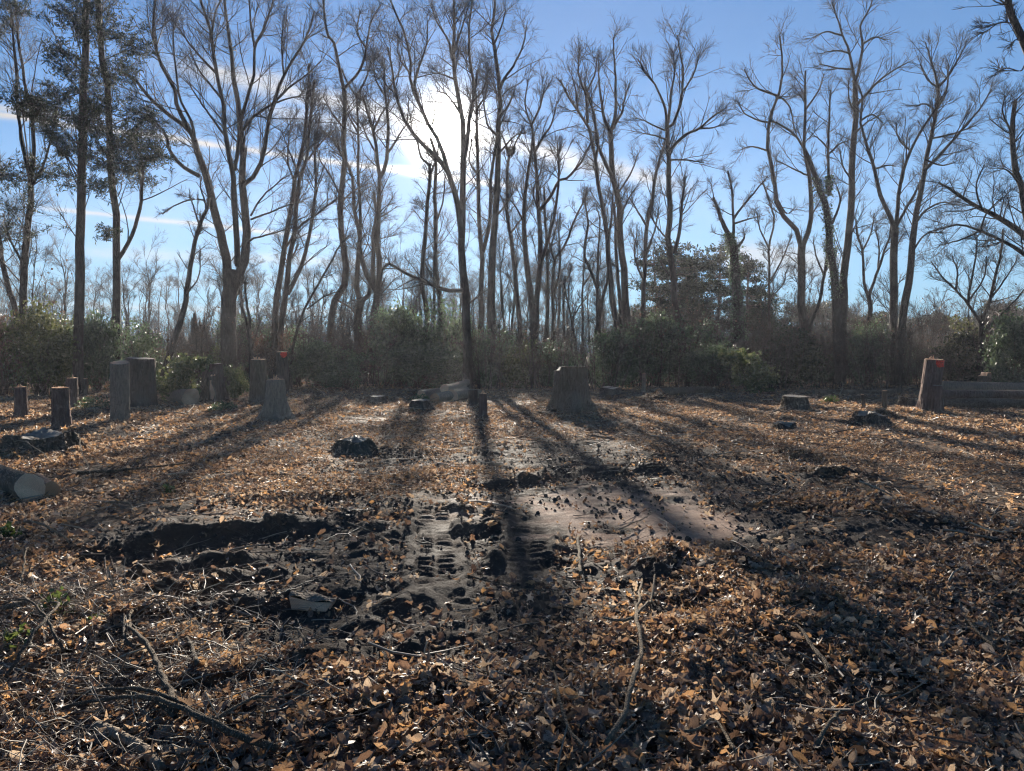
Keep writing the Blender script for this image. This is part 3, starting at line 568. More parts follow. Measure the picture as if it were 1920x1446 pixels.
tree(35, ['1684,738 1687,690 1692,602 1704,529 1710,465 1716,413 1727,355 1737,300 1747,250 1757,200 1760,160|17|5', '1760,165 1747,117 1735,80|5|2', '1759,165 1780,140 1797,110 1810,85|5|2', '1733,320 1763,290 1807,240 1840,200 1860,167|7|2', '1757,205 1775,170 1778,120|5|2', '1747,260 1790,250 1830,235|4|2', '1716,420 1735,395 1765,380 1790,385|5|2', '1712,470 1735,440 1765,436|4|2', '1690,660 1705,630 1735,610|4|2', '1760,165 1740,150 1725,120|4|2', '1737,300 1765,310 1790,305|4|2'],
     'right one of two close parallel dark trunks, leaning right', mat=BARK_TD, dens=1.2, size=9)
tree(27, ['1990,745 1970,600 1950,520 1935,460 1925,400 1911,340 1900,300 1897,250 1905,190|22|7', '1940,470 1920,442 1885,416 1841,392 1806,372 1780,352 1760,343|13|4', '1945,495 1920,477 1885,454 1838,433 1797,422 1739,436|8|2', '1912,345 1890,320 1870,315|5|2', '1897,250 1880,210 1885,180|4|2', '1841,392 1830,350 1845,310|4|2', '1838,433 1850,400 1880,370|4|2', '1838,433 1800,450 1760,460|4|2'],
     'tree at the right edge sending long arching limbs leftward', mat=BARK_TD, dens=1.5, size=8)
tree(33, ['1836,735 1838,675 1841,626 1838,600|12|10', '1837,602 1815,570 1792,544 1768,521 1745,490|6|2', '1839,604 1856,562 1867,515 1879,462 1880,430|7|3', '1843,622 1885,582 1920,544 1945,520|5|2', '1815,570 1818,544 1830,477 1832,440|5|2', '1792,544 1795,510 1785,480|4|2', '1856,562 1880,530 1905,490|4|2', '1820,560 1845,520 1850,480|4|2'], 'low bushy many branched tree behind the stacked logs', mat=BARK_TD, dens=1.7, size=6)
tree(14, ['2160,830 2150,600 2100,350 2030,240 1960,160 1920,90 1897,30 1885,-30|30|11', '1897,43 1873,43 1853,57 1840,62|3|1.5', '1930,105 1913,133 1890,128 1867,137|3|1.5', '1925,80 1905,75 1895,85|3|1.5', '1893,10 1870,5 1850,-10|3|1.5'], 'reddish limb reaching in at the top right corner', mat=BARK_TR, dens=0.5, size=4, tmin=0.7)
tree(40, ['1608,735 1612,675 1631,588 1628,550|10|8', '1628,552 1620,530 1617,471 1608,442 1605,410|6|3', '1629,552 1646,509 1660,465 1669,442 1672,410|6|3', '1646,510 1648,460 1640,430|4|2', '1617,471 1632,440 1640,400|4|2'], 'slender V tree leaning right between taller trunks', dens=1.2, size=7)
tree(38, ['1512,735 1517,623 1535,573 1547,509 1552,470|8|5', '1545,515 1530,480 1525,450|4|2'], 'thin trunk leaning right out of the wishbone base', mat=BARK_TD, dens=0.8, size=6)
tree(42, ['1440,735 1442,544 1443,457 1453,410 1439,369 1430,340|6|3', '1445,527 1465,490 1485,442|4|2', '1444,470 1425,430 1420,400|4|2', '1445,560 1470,530 1472,510|3|2'], 'spindly crooked sapling beside the pale cloud', dens=1.0, size=6)

# nest in the top fork
c = at(957, 283, 38.0); b = Bag()
a = RNG.random(420) * 6.283; z = RNG.uniform(-0.22, 0.2, 420); rr = 0.10 + 0.16 * (z + 0.22) / 0.42
p = np.stack([rr * np.cos(a), rr * np.sin(a), z], 1) + RNG.normal(0, 0.02, (420, 3)); d = nrm(np.stack([-np.sin(a), np.cos(a), RNG.normal(0, 0.35, 420)], 1)) * RNG.uniform(0.1, 0.26, (420, 1))
b.add(*tubes(np.stack([p - d / 2, p * 1.04, p + d / 2], 1), np.full((420, 3), 0.009), 3))
tag(link('bird_nest', b.mesh('bird_nest', BARK_DK), None, c), 'dark twig bird nest wedged in a fork right of the sun', 'nest')

# ------------------------------------------------------------------ the thinner trees behind: variants copied
def make_bg(i, hgt, kind):
    rg = np.random.default_rng(500 + i)
    n = 13; z = np.linspace(0, hgt * 0.85, n)
    wob = np.cumsum(rg.normal(0, 0.10 * hgt / 12, (n, 2)), 0); wob -= wob[0]
    P = np.column_stack([wob, z]); P[0, 2] = -0.3; r = np.linspace(0.0105 * hgt, 0.0028 * hgt, n)
    global RNG
    keep = RNG; RNG = rg
    LP, LR = spawn(P[None], r[None], np.array([5]), 0.3, hgt * 0.42, 26, 0.6, 0.02, 0.09, 13, up=0.35, wig=0.12)
    b = Bag(); b.add(*tubes(P[None], r[None], 8)); tm = b.mesh('trunk', BARK_T if i % 2 else BARK_TD)
    lm = []
    for k in range(len(LP)):
        b = Bag(); b.add(*tubes(LP[k:k + 1], LR[k:k + 1], 6)); lm.append(b.mesh('limb', BARK_T if i % 2 else BARK_TD))
    cb = crown([resample(P[4:], 13)] + list(LP), [np.interp(np.linspace(0.3, 1, 13), np.linspace(0, 1, n), r)] + list(LR), hgt * 0.85, 1.3, tmin=0.15)
    RNG = keep
    return tm, lm, cb.mesh('twigs', TWIG)
ZONES = [(130, 'left of the pine trunk'), (330, 'behind the tall pale column stump'), (480, 'around the largest spreading tree'), (690, 'behind the red marked stump'), (880, 'behind the small log pile'), (1010, 'right of the central trunk'), (1150, 'behind the biggest broad stump'), (1320, 'behind the largest holly'), (1470, 'beside the ivy clad snag'), (1640, 'behind the wishbone shaped tree'), (1790, 'behind the two parallel dark trunks'), (9999, 'behind the stacked long logs')]
def zone(px): return next(z for x, z in ZONES if px < x)
BG = [make_bg(i, [9.5, 8, 11, 7, 10, 8.5, 6.5][i], 0) for i in range(7)]
def put_tree(parts, name, x, y, rz, s, label, cat, group):
    o = empty(name, (x, y, H1(x, y)), label, cat, group); o.rotation_euler.z = rz; o.scale = (s, s, s)
    link('trunk', parts[0], o)
    for m in parts[1]: link('limb', m, o)
    link('twigs', parts[2], o)
    return o
rg = np.random.default_rng(77)
cols_ = np.concatenate([np.linspace(-60, 1150, 104), np.linspace(640, 1140, 48), np.linspace(1180, 1990, 34)])
for k, px in enumerate(cols_):
    Y = rg.uniform(40, 66); p = at(px + rg.normal(0, 10), 700, Y); s = rg.uniform(0.5, 0.95) * (1.0 if px < 1150 else 0.8)
    put_tree(BG[k % 7], 'background_tree', p[0], Y, rg.uniform(0, 6.28), s, 'thin bare tree in the distance ' + zone(px), 'tree', 'thin bare trees ' + zone(px))

# bare brush: knee to head high thickets of thin stems, copied from four variants
def make_brush(i, hgt, wid, ns):
    rg = np.random.default_rng(900 + i); global RNG
    keep = RNG; RNG = rg
    st = []
    for k in range(ns):
        a = rg.random() * 6.28; r0 = rg.random() ** 0.5 * wid * 0.5; lean = rg.uniform(0.1, 0.5)
        p0 = np.array([math.cos(a) * r0, math.sin(a) * r0, -0.1]); e = p0 + [math.cos(a) * lean * hgt * 0.6, math.sin(a) * lean * hgt * 0.6, hgt * rg.uniform(0.5, 1.0)]
        st.append(resample([p0, (p0 + e) / 2 + rg.normal(0, 0.12, 3), e + rg.normal(0, 0.1, 3)], 13))
    rr = [np.linspace(0.022, 0.006, 13) * rg.uniform(0.5, 1.3) for _ in st]
    b = Bag(); b.add(*tubes(np.stack(st), np.stack(rr), 5)); sm = b.mesh('stems', TWIG)
    P1, R1 = spawn(np.stack(st), np.stack(rr), np.full(ns, 7), 0.2, hgt * 0.3, 40, 0.6, 0.006, 0.012, 5)
    P2, R2 = spawn(P1, R1, np.full(len(P1), 5), 0.15, hgt * 0.14, 42, 0.7, 0.005, 0.007, 3, wig=0.3)
    b = Bag(); b.add(*tubes(P1, R1, 3)); b.add(*tubes(P2, R2, 3)); tm = b.mesh('twigs', TWIG)
    lp = P2[:, 2][rg.random(len(P2)) < 0.25]; V, T = leaves(lp, 0.07, rg); lm = mesh_np('dry_leaves', V, None, T, DRY, False)
    RNG = keep
    return sm, tm, lm
BR = [make_brush(i, *q) for i, q in enumerate([(2.4, 1.6, 20), (3.2, 1.4, 18), (1.7, 2.0, 22), (2.8, 2.2, 26), (4.0, 1.8, 20)])]
for k in range(170):
    px = -40 + 2000 * (k + rg.uniform(-0.4, 0.4)) / 170; Y = rg.uniform(34.5, 54) if k % 9 else rg.uniform(31, 34); p = at(px, 700, Y)
    o = empty('bare_bush', (p[0], Y, H1(p[0], Y)), 'leafless brown bush in the brush ' + zone(px), 'bush', 'leafless bushes ' + zone(px))
    o.rotation_euler.z = rg.uniform(0, 6.28); s = rg.uniform(0.7, 1.25); o.scale = (s, s, s * rg.uniform(0.8, 1.2))
    v = BR[k % 5]; link('stems', v[0], o); link('twigs', v[1], o); link('dry_leaves', v[2], o)

# far wood: one mass closing the view at the horizon
b = Bag(); n = 1000
fx = rg.uniform(-95, 95, n); fy = rg.uniform(68, 115, n); fh = rg.uniform(2.5, 6.5, n) * np.where(rg.random(n) < 0.15, 1.6, 1)
P = np.stack([np.column_stack([fx + rg.normal(0, 0.4, n) * u, fy + 0 * fx, fh * u - 0.3]) for u in np.linspace(0, 1, 5)], 1)
Rr = np.linspace(0.09, 0.025, 5)[None] * rg.uniform(0.5, 1.4, (n, 1)); b.add(*tubes(P, Rr, 3))
keep = RNG; RNG = rg
P1, R1 = spawn(P, Rr, np.full(n, 10), 0.05, 2.4, 45, 0.6, 0.025, 0.05, 3); b.add(*tubes(P1, R1, 3))
P2, R2 = spawn(P1[::2], R1[::2], np.full(len(P1[::2]), 3), 0.1, 1.3, 45, 0.7, 0.02, 0.03, 2); b.add(*tubes(P2, R2, 3))
RNG = keep
tag(link('far_woods', b.mesh('far_woods', TWIG)), 'grey brown mass of distant bare woods along the horizon', None, None, 'stuff')

# ------------------------------------------------------------------ evergreen shrubs
def make_shrub(i, mat, n_leaf, size, shape, dens_clump=46):
    rg = np.random.default_rng(1200 + i)
    k = dens_clump; u = nrm(rg.normal(size=(k, 3))); rr = rg.random((k, 1)) ** 0.45
    c = u * rr * [0.5, 0.5, 0.5] + [0, 0, 0.5]
    if shape == 'cone': c[:, :2] *= np.clip(1.15 - c[:, 2:3], 0.1, 1)
    if shape == 'loose': c += rg.normal(0, 0.06, c.shape)
    c[:, 2] = np.clip(c[:, 2], 0.03, 1.05)
    wgt = rg.gamma(1.6, 1, k); wgt /= wgt.sum(); id_ = rg.choice(k, n_leaf, p=wgt)
    pts = c[id_] + rg.normal(0, 1, (n_leaf, 3)) * [0.10, 0.10, 0.075]
    pts = pts[pts[:, 2] > -0.02]
    V, T = leaves(pts, size, rg, 0.45, 0.4, 0.25); lm = mesh_np('foliage', V, None, T, mat, False)
    st = [resample([[rg.normal(0, 0.05), rg.normal(0, 0.05), -0.08], q * [0.5, 0.5, 0.55], q], 6) for q in c[:26]]
    b = Bag(); b.add(*tubes(np.stack(st), np.broadcast_to(np.linspace(0.010, 0.003, 6), (26, 6)), 4)); sm = b.mesh('stems', BARK_DK)
    return lm, sm
SH = {'holly': [make_shrub(i, HOLLY, 9000, 0.040, 'round') for i in range(3)], 'olive': [make_shrub(10, OLIVE, 9000, 0.036, 'round', 60)], 'pale': [make_shrub(20, PALELEAF, 2600, 0.075, 'loose', 30)],
      'cone': [make_shrub(30, NEEDLE, 9000, 0.04, 'cone', 70)], 'loose': [make_shrub(40, HOLLY, 4200, 0.042, 'loose', 34), make_shrub(41, OLIVE, 4200, 0.042, 'loose', 34)], 'dry': [make_shrub(50, DRY, 2200, 0.04, 'loose', 30)]}
_n = [0]
def shrub(kind, x0, x1, ytop, Y, label, name='evergreen_shrub'):
    _n[0] += 1; p = at((x0 + x1) / 2, 700, Y); gz = H1(p[0], Y); top = at((x0 + x1) / 2, ytop, Y)[2]; wd = (x1 - x0) * Y / F; hg = top - gz
    o = empty(name, (p[0], Y, gz), label, 'shrub'); o.scale = (wd, min(wd, 3.0), hg); 
    v = SH[kind][_n[0] % len(SH[kind])]
    a = bpy.data.objects.new('foliage', v[0]); b_ = bpy.data.objects.new('stems', v[1])
    for q in (a, b_): COL.objects.link(q); q.parent = o; q.rotation_euler.z = _n[0] * 2.4
    return o
shrub('olive', 20, 140, 580, 27.5, 'big olive green shrub before the pine trunk at far left')
shrub('dry', -40, 45, 560, 27, 'pinkish brown twiggy shrub at the left edge', 'dry_shrub')
shrub('holly', 140, 222, 590, 30, 'dark holly between the pine trunk and the wide stump')
shrub('loose', 212, 300, 600, 33, 'loose shrub above the wide dark stump')
shrub('loose', 90, 150, 600, 30, 'loose shrub behind the short splintered stump')
shrub('pale', 290, 378, 672, 24, 'pale yellow green bush behind the fallen log')
shrub('pale', 418, 462, 690, 25, 'small pale green bush between two tall stumps')
shrub('dry', 480, 545, 610, 33, 'reddish leaved bush behind the two tall stumps', 'dry_shrub')
shrub('holly', 545, 640, 640, 33, 'bluish dark shrub right of the red marked stump')
shrub('loose', 600, 700, 655, 31, 'loose dark shrub under the S bent tree')
shrub('holly', 690, 800, 575, 34, 'tall holly left of the log pile, catching sunlight')
shrub('loose', 770, 880, 560, 35, 'tall loose shrub behind the log pile')
shrub('holly', 720, 860, 640, 32.5, 'wide dark holly directly behind the log pile')
shrub('loose', 868, 950, 610, 34, 'loose olive shrub right of the central trunk')
shrub('loose', 930, 1010, 640, 33, 'olive shrub left of the biggest stump')
shrub('loose', 1000, 1110, 635, 35, 'thin green shrub behind the biggest stump')
shrub('holly', 1095, 1200, 620, 32.5, 'glossy holly just right of the biggest stump')
shrub('holly', 1165, 1305, 592, 34, 'largest glossy holly, in front of the pines')
shrub('holly', 1280, 1385, 640, 33, 'dark holly beneath the pines')
shrub('pale', 1362, 1448, 662, 29, 'pale leaved low bush at the right end of the hollies')
shrub('cone', 1425, 1545, 610, 33, 'dark feathery conical evergreen left of the ivy trunk')
shrub('cone', 1750, 1860, 615, 34, 'blackish evergreen mound behind the right hand tall stump')
shrub('holly', 1855, 1960, 590, 29, 'glossy holly at the right edge above the logs')
shrub('holly', -60, 60, 620, 29, 'dark shrub at the foot of the leaning left trunk')
shrub('loose', 380, 440, 650, 34, 'thin scrub behind the dark flared stump')

rg = np.random.default_rng(88)
for k in range(20):
    px = 10 + 1900 * (k + rg.uniform(-0.4, 0.4)) / 20; ww = rg.uniform(60, 130); kind = ['loose', 'holly', 'loose', 'loose'][k % 4]
    o = shrub(kind, px - ww / 2, px + ww / 2, rg.uniform(585, 670), rg.uniform(36, 41), 'dark evergreen shrub in the second row ' + zone(px)); o['group'] = 'dark evergreen shrubs of the second row ' + zone(px)

# low ivy and cut greenery on the clearing floor
def plant(x, y, w_, h_, label, n=260, mat=None, size=0.06, name='low_plant'):
    p = gp(x, y); rg = np.random.default_rng(int(x * 7 + y)); m = p[1] / F; wd, hg = w_ * m, h_ * m
    u = nrm(rg.normal(size=(n, 3))) * rg.random((n, 1)) ** 0.5; pts = u * [wd / 2, wd / 2, hg]; pts[:, 2] = np.abs(pts[:, 2])
    o = empty(name, (p[0], p[1], H1(p[0], p[1])), label, 'plant')
    V, T = leaves(pts, size, rg, 0.4, 0.4, 0.4); link('leaves', mesh_np('leaves', V, None, T, mat or HOLLY, False), o)
    st = np.stack([resample([[rg.normal(0, wd * .1), rg.normal(0, wd * .1), -0.02], q * .6, q], 4) for q in pts[:24]]); b = Bag(); b.add(*tubes(st, np.broadcast_to(np.linspace(0.006, 0.003, 4), (24, 4)), 3)); link('stems', b.mesh('stems', TWIG), o)
plant(178, 768, 70, 26, 'trailing ivy between the short stump and the tall pale stump', 700)
plant(418, 770, 60, 16, 'cut holly sprig lying before the dark flared stump', 420)
plant(1556, 756, 30, 13, 'single small green tuft right of the low cut stump', 200, GREEN)
plant(790, 752, 45, 14, 'cut leafy brush beside the log pile', 300, PALELEAF)
plant(105, 1150, 90, 45, 'bright green weed in the left foreground sticks', 44, GREEN, 0.045)
plant(30, 1215, 90, 50, 'green weed at the left edge of the foreground', 40, GREEN, 0.045)
plant(178, 1172, 40, 14, 'small green sprig beside the foreground weed', 24, GREEN, 0.045)
plant(15, 1010, 50, 30, 'grassy green tuft on the left edge below the log', 60, GREEN, 0.05)
plant(315, 925, 26, 16, 'little dark green seedling in the leaves on the left', 30, GREEN, 0.05)
plant(1440, 735, 30, 10, 'low green sprig before the dark conical evergreen', 120, GREEN, 0.06)

# ------------------------------------------------------------------ pines on the right
def make_pine(i, hgt, z0, wid, nl):
    rg = np.random.default_rng(1500 + i); n = 10
    P = np.column_stack([np.cumsum(rg.normal(0, 0.05, n)), np.cumsum(rg.normal(0, 0.05, n)), np.linspace(-0.3, hgt, n)]); r = np.linspace(0.14, 0.03, n)
    b = Bag(); b.add(*tubes(P[None], r[None], 8)); tm = b.mesh('trunk', BARK_DK)
    b = Bag(); lv = []
    for k in range(nl):
        u = rg.random(); z = z0 + (hgt - z0) * u; a = rg.random() * 6.28; L = wid * (0.35 + 0.75 * math.sin(math.pi * min(1, 0.25 + 0.7 * u))) * rg.uniform(0.6, 1.1)
        p0 = np.array([np.interp(z, P[:, 2], P[:, 0]), np.interp(z, P[:, 2], P[:, 1]), z]); dr = np.array([math.cos(a), math.sin(a), rg.uniform(-0.05, 0.3)])
        br = resample([p0, p0 + dr * L * .5 + [0, 0, -.04], p0 + dr * L + [0, 0, 0.12]], 5); b.add(*tubes(br[None], np.linspace(0.03, 0.008, 5)[None], 4))
        m = 90; t_ = rg.uniform(0.3, 1.05, (m, 1)); q = p0 + dr * L * t_ + rg.normal(0, 0.14, (m, 3)) * [1, 1, 0.7]; lv.append(q)
    V, T = leaves(np.concatenate(lv), 0.2, rg, 0.4, 0.16, 0.25)
    return tm, b.mesh('branches', BARK_DK), mesh_np('crown', V, None, T, NEEDLE, False)
PN = [make_pine(0, 8.0, 3.2, 1.5, 58), make_pine(1, 7.2, 2.6, 1.4, 54), make_pine(2, 5.0, 0.6, 1.6, 60)]
PIN = [(1225, 470, 48, 'pine at the left end of the dark pine group'), (1268, 455, 47, 'second pine from the left in the dark group'), (1310, 475, 50, 'pine just left of the ivy snag'), (1345, 462, 49, 'tallest pine, behind the ivy clad snag'),
       (1400, 480, 46, 'spreading pine right of the ivy snag'), (1432, 540, 50, 'shorter pine at the right end of the dark group'), (1290, 520, 44, 'pine showing a bare lower trunk in the group')]
for k, (px, py, Y, lab) in enumerate(PIN):
    p = at(px, py, Y); gz = H1(p[0], Y); v = PN[k % 2]; hv = (8.0, 7.2)[k % 2]
    o = empty('pine_tree', (p[0], Y, gz), lab, 'tree'); s = (p[2] - gz) / hv; o.scale = (s * 1.15, s * 1.15, s); o.rotation_euler.z = k * 1.9
    for nm, me in zip(('trunk', 'branches', 'crown'), v): link(nm, me, o)
for k in range(26):
    px = 1180 + (1980 - 1180) * k / 25 + rg.normal(0, 8); Y = rg.uniform(62, 78); p = at(px, 590 + rg.normal(0, 16) - (12 if 1480 < px < 1700 else 0), Y); gz = H1(p[0], Y)
    o = empty('far_conifer', (p[0], Y, gz), 'small dark conifer in the distant row ' + zone(px), 'tree', 'distant dark conifers ' + zone(px)); s = (p[2] - gz) / 5.0
    o.scale = (s * 1.5, s * 1.5, s); o.rotation_euler.z = k * 2.1
    for nm, me in zip(('trunk', 'branches', 'crown'), PN[2]): link(nm, me, o)

# ------------------------------------------------------------------ stumps
def stump(px, pyb, pyt, wt, wb, label, bark=BARK, wood=WOOD, fl=0.22, lean=0.0, tilt=0.0, tilty=0.05, step=None, lobes=5, seed=1, splint=0, paint=None, name='tree_stump', hollow=0, rough=0.03, wavy=0.0):
    g = gp(px, pyb); Y = g[1] + 0.7 * wb * g[1] / F / 2; g = g * (Y / g[1]); m = Y / F; hz = H1(g[0], Y)
    top = at(px, pyt, Y)[2]; h = top - hz; Rt, Rb = wt * m / 2, wb * m / 2
    rg = np.random.default_rng(seed); na, nz = 72, 20
    A = np.arange(na) * 2 * math.pi / na; ph = rg.random(6) * 6.28
    def topz(x, y):
        z = h + tilt * x + tilty * y + wavy * np.sin(3 * np.arctan2(y, x) + ph[1])
        if step is not None: z = np.where(x < step[0] * Rt, z - step[1] * h, z)
        return z
    out = 1 + 0.07 * np.cos(2 * A + ph[0]) + 0.05 * np.cos(3 * A + ph[1])
    lob = 0.5 + 0.5 * np.cos(lobes * A + ph[2] + 0.8 * np.sin(A * 2 + ph[3])); lob = lob ** 2
    rings = []
    zt = topz(Rt * out * np.cos(A), Rt * out * np.sin(A))
    us = np.concatenate([[-0.25 / max(h, 0.2), 0.0], np.linspace(0.05, 1, nz - 2)])
    for u in us:
        z = np.maximum(u, -1) * zt if u >= 0 else np.full(na, u * h)
        f = np.exp(-np.maximum(z, 0) / (fl * max(h, 0.35)))
        r = (Rt + (Rb - Rt) * f * (0.35 + 0.95 * lob) + (Rb - Rt) * 0.15 * (1 - u)) * (1 + (out - 1) * (0.6 + 0.4 * u))
        r = r * (1 - 0.035 * np.abs(np.sin(11.5 * A + ph[5] + 0.9 * np.sin(5 * u + 3 * A))) ** 0.5 + rough * rg.normal(0, 1, na) * 0.35 + rough * np.cos(17 * A + ph[4] + 1.5 * np.sin(4 * u)) * 0.8)
        rings.append(np.column_stack([r * np.cos(A) + lean * np.maximum(z, 0), r * np.sin(A), z]))
    V = np.concatenate(rings); nr = len(us)
    i, j = np.meshgrid(np.arange(nr - 1), np.arange(na), indexing='ij'); j2 = (j + 1) % na
    Qd = np.stack([i * na + j, i * na + j2, (i + 1) * na + j2, (i + 1) * na + j], -1).reshape(-1, 4)
    root = empty(name, (g[0], Y, hz), label, 'stump')
    rim = rings[-1]; cen = np.array([lean * h, 0, 0])
    cap = [rim * 1.0]
    for s in (0.93, 0.9, 0.6, 0.3, 0.06):
        q = rim * [s, s, 1] + cen * [(1 - s), 0, 0]; q[:, 2] = topz(q[:, 0] - lean * h, q[:, 1]) + rg.normal(0, 0.004 + 0.25 * wavy, na) - (hollow * (1 - s) if hollow else 0); cap.append(q)
    bk = Bag(); bk.add(V, Qd)
    i0 = np.arange(na); C = np.concatenate(cap[:3]); 
    bk.add(C, np.concatenate([np.stack([k * na + i0, k * na + (i0 + 1) % na, (k + 1) * na + (i0 + 1) % na, (k + 1) * na + i0], 1) for k in range(2)]))
    link('bark', bk.mesh('bark', bark), root)
    cf = Bag(); C = np.concatenate(cap[1:]) + [0, 0, 0.004]
    k_ = len(cap) - 1
    cf.add(C, np.concatenate([np.stack([k * na + i0, k * na + (i0 + 1) % na, (k + 1) * na + (i0 + 1) % na, (k + 1) * na + i0], 1) for k in range(k_ - 1)]))
    me = cf.mesh('cut_face', wood); link('cut_face', me, root)
    if splint:
        b = Bag()
        for k in range(splint):
            a = rg.random() * 6.28; q = rg.random() ** 0.5 * Rt * 0.55; x, y = q * math.cos(a) + lean * h - Rt * 0.1, q * math.sin(a) * 0.4
            L = rg.uniform(0.03, 0.13) * min(1, h + 0.4); z = float(topz(np.array(x - lean * h), np.array(y)))
            pts = np.array([[x, y, z - 0.02], [x + rg.normal(0, .012), y, z + L * .5], [x + rg.normal(0, .03), y, z + L]])
            b.add(*tubes(pts[None], np.array([[0.022, 0.017, 0.003]]) * rg.uniform(0.6, 1.3), 5))
        link('splinters', b.mesh('splinters', wood), root)
    if paint:
        x0, x1, y0, y1, rnd = paint                  # pixel box of the sprayed mark on the side that faces the camera
        b = Bag(); nx, ny = 14, 10; vv = []
        for b_ in range(ny):
            for a_ in range(nx):
                u, v_ = a_ / (nx - 1) * 2 - 1, b_ / (ny - 1) * 2 - 1
                if rnd: k = math.sqrt(max(1e-6, 1 - min(1, v_ * v_))); u *= k * (0.9 + 0.1 * math.cos(5 * v_))
                else: u = u * (1 - 0.25 * (v_ > 0) * v_ ** 2) ; v_ = v_ * (1 - 0.18 * abs(math.sin(2.3 * u + 1)) * (v_ > 0.2))
                xx = (x0 + x1) / 2 + u * (x1 - x0) / 2; yy = (y0 + y1) / 2 + v_ * (y1 - y0) / 2
                X = (xx - px) * m; Z = at(xx, yy, Y)[2] - hz
                lx = np.clip(X - lean * Z, -Rt * 0.985, Rt * 0.985)
                # the bark radius at that bearing and height, read off the rings
                th_ = -math.acos(np.clip(lx / Rt, -1, 1)); kk = int(round((th_ % (2 * math.pi)) / (2 * math.pi) * na)) % na
                ru = np.argmin(np.abs(np.array([rr_[kk, 2] for rr_ in rings]) - Z)); q = rings[ru][kk]
                rloc = math.hypot(q[0] - lean * max(q[2], 0), q[1]); yy_ = -math.sqrt(max(0.0, rloc * rloc - lx * lx))
                vv.append((lx + lean * Z, yy_ - 0.014, min(Z, h - 0.004)))
        i, j = np.meshgrid(np.arange(ny - 1), np.arange(nx - 1), indexing='ij')
        b.add(vv, np.stack([i * nx + j, i * nx + j + 1, (i + 1) * nx + j + 1, (i + 1) * nx + j], -1).reshape(-1, 4)[:, ::-1])
        link('paint_mark', b.mesh('paint_mark', PAINT), root)
    return root
stump(226, 789, 680, 33, 38, 'tall pale column stump with a clean cream top', BARK_GREY, WOOD, fl=0.05, tilt=-0.04, lean=0.015, seed=3, rough=0.012, tilty=0.24)
stump(266, 764, 672, 46, 58, 'wide dark stump right behind the tall pale column stump', BARK_DK, WOOD_OLD, fl=0.5, tilt=-0.06, seed=4)
stump(114, 806, 727, 27, 36, 'short reddish brown stump above the rotten low stump', BARK_RED, WOOD_OR, fl=0.3, tilt=-0.05, seed=5, rough=0.05)
stump(137, 766, 709, 19, 22, 'brown stump with a splinter on top, behind the short reddish one', BARK_RED, WOOD, fl=0.15, seed=6, splint=2)
stump(40, 783, 726, 20, 25, 'pinkish stump half hidden in twigs near the left edge', BARK_RED, WOOD, fl=0.15, seed=7, splint=3)
stump(161, 742, 710, 9, 12, 'tiny thin stump left of the tall pale column stump', BARK, WOOD, fl=0.2, seed=8)
stump(78, 852, 814, 88, 126, 'low rotten stump with a wavy hollow rim at the left', BARK, WOOD_OLD, fl=0.8, seed=9, wavy=0.035, hollow=0.12, rough=0.07, lobes=7)
stump(399, 752, 682, 31, 52, 'nearly black flared stump behind a pale split post', BARK_DK, WOOD_OLD, fl=0.45, seed=10, lean=0.02)
stump(486, 759, 674, 28, 42, 'tall dark brown stump with left root flare and splinters', BARK, WOOD, fl=0.22, seed=11, splint=6)
stump(530, 738, 660, 23, 27, 'dark stump with a round red paint spot', BARK_DK, WOOD, fl=0.15, seed=12, paint=(530, 542, 657.5, 671, True))
stump(517, 789, 712, 30, 66, 'grey stump with widely flaring roots and a splintered top', BARK_GREY, WOOD, fl=0.26, seed=13, splint=9, lobes=4, tilt=0.03)
stump(665, 852, 824, 50, 86, 'low dark stump with a ragged pale rim, centre left', BARK, WOOD_OLD, fl=0.5, seed=14, wavy=0.02, splint=5, rough=0.06)
stump(707, 758, 743, 22, 40, 'small dark mound stump left of the log pile', BARK_DK, WOOD_OLD, fl=0.8, seed=15)
stump(790, 768, 750, 24, 52, 'low dark stump in front of the log pile', BARK_DK, WOOD_OLD, fl=0.8, seed=16, rough=0.06)
stump(887, 761, 731, 17, 19, 'dark post like stump below the central trunk', BARK_DK, WOOD_OLD, fl=0.1, seed=17)
stump(906, 782, 738, 16, 20, 'brown post like stump just right of the dark post', BARK_RED, WOOD, fl=0.1, seed=18, splint=3)
stump(1069, 768, 688, 64, 92, 'biggest broad stump with a stepped top, centre right', BARK, WOOD_OLD, fl=0.28, seed=19, step=(-0.62, 0.09), lobes=5, rough=0.022, tilty=-0.03)
stump(1143, 746, 727, 32, 48, 'low rounded dark stump right of the biggest stump', BARK_DK, WOOD_OLD, fl=0.8, seed=20, wavy=0.02)
stump(1207, 736, 700, 7, 10, 'thin sapling stub before the largest holly', BARK_GREY, WOOD, fl=0.1, seed=21)
stump(1490, 770, 743, 44, 58, 'low wide cut stump in front of the dark conical evergreen', BARK, WOOD_OLD, fl=0.5, seed=22, rough=0.05)
stump(1620, 768, 740, 7, 8, 'thin stake like stub leaning left', BARK, WOOD, fl=0.05, seed=23, lean=-0.12)
stump(1658, 768, 733, 9, 10, 'thin upright stake stub left of the split stump', BARK, WOOD, fl=0.05, seed=24)
stump(1628, 797, 776, 30, 66, 'rotted root lump below the two thin stakes', BARK_DK, WOOD_OLD, fl=0.9, seed=25, wavy=0.04, rough=0.08)
stump(1740, 772, 674, 34, 42, 'tall right hand stump with a red painted edge', BARK_RED, WOOD, fl=0.2, seed=26, lean=0.09, paint=(1743, 1766, 676, 689, False), splint=3, tilt=-0.02)
stump(1756, 775, 723, 18, 26, 'half height bole joined to the tall red edged stump', BARK_RED, WOOD_OLD, fl=0.3, seed=27)
stump(1844, 738, 699, 21, 34, 'slanted stump behind the stacked logs', BARK, WOOD, fl=0.4, seed=28, tilt=0.0, lean=0.05, step=(-0.2, 0.14))
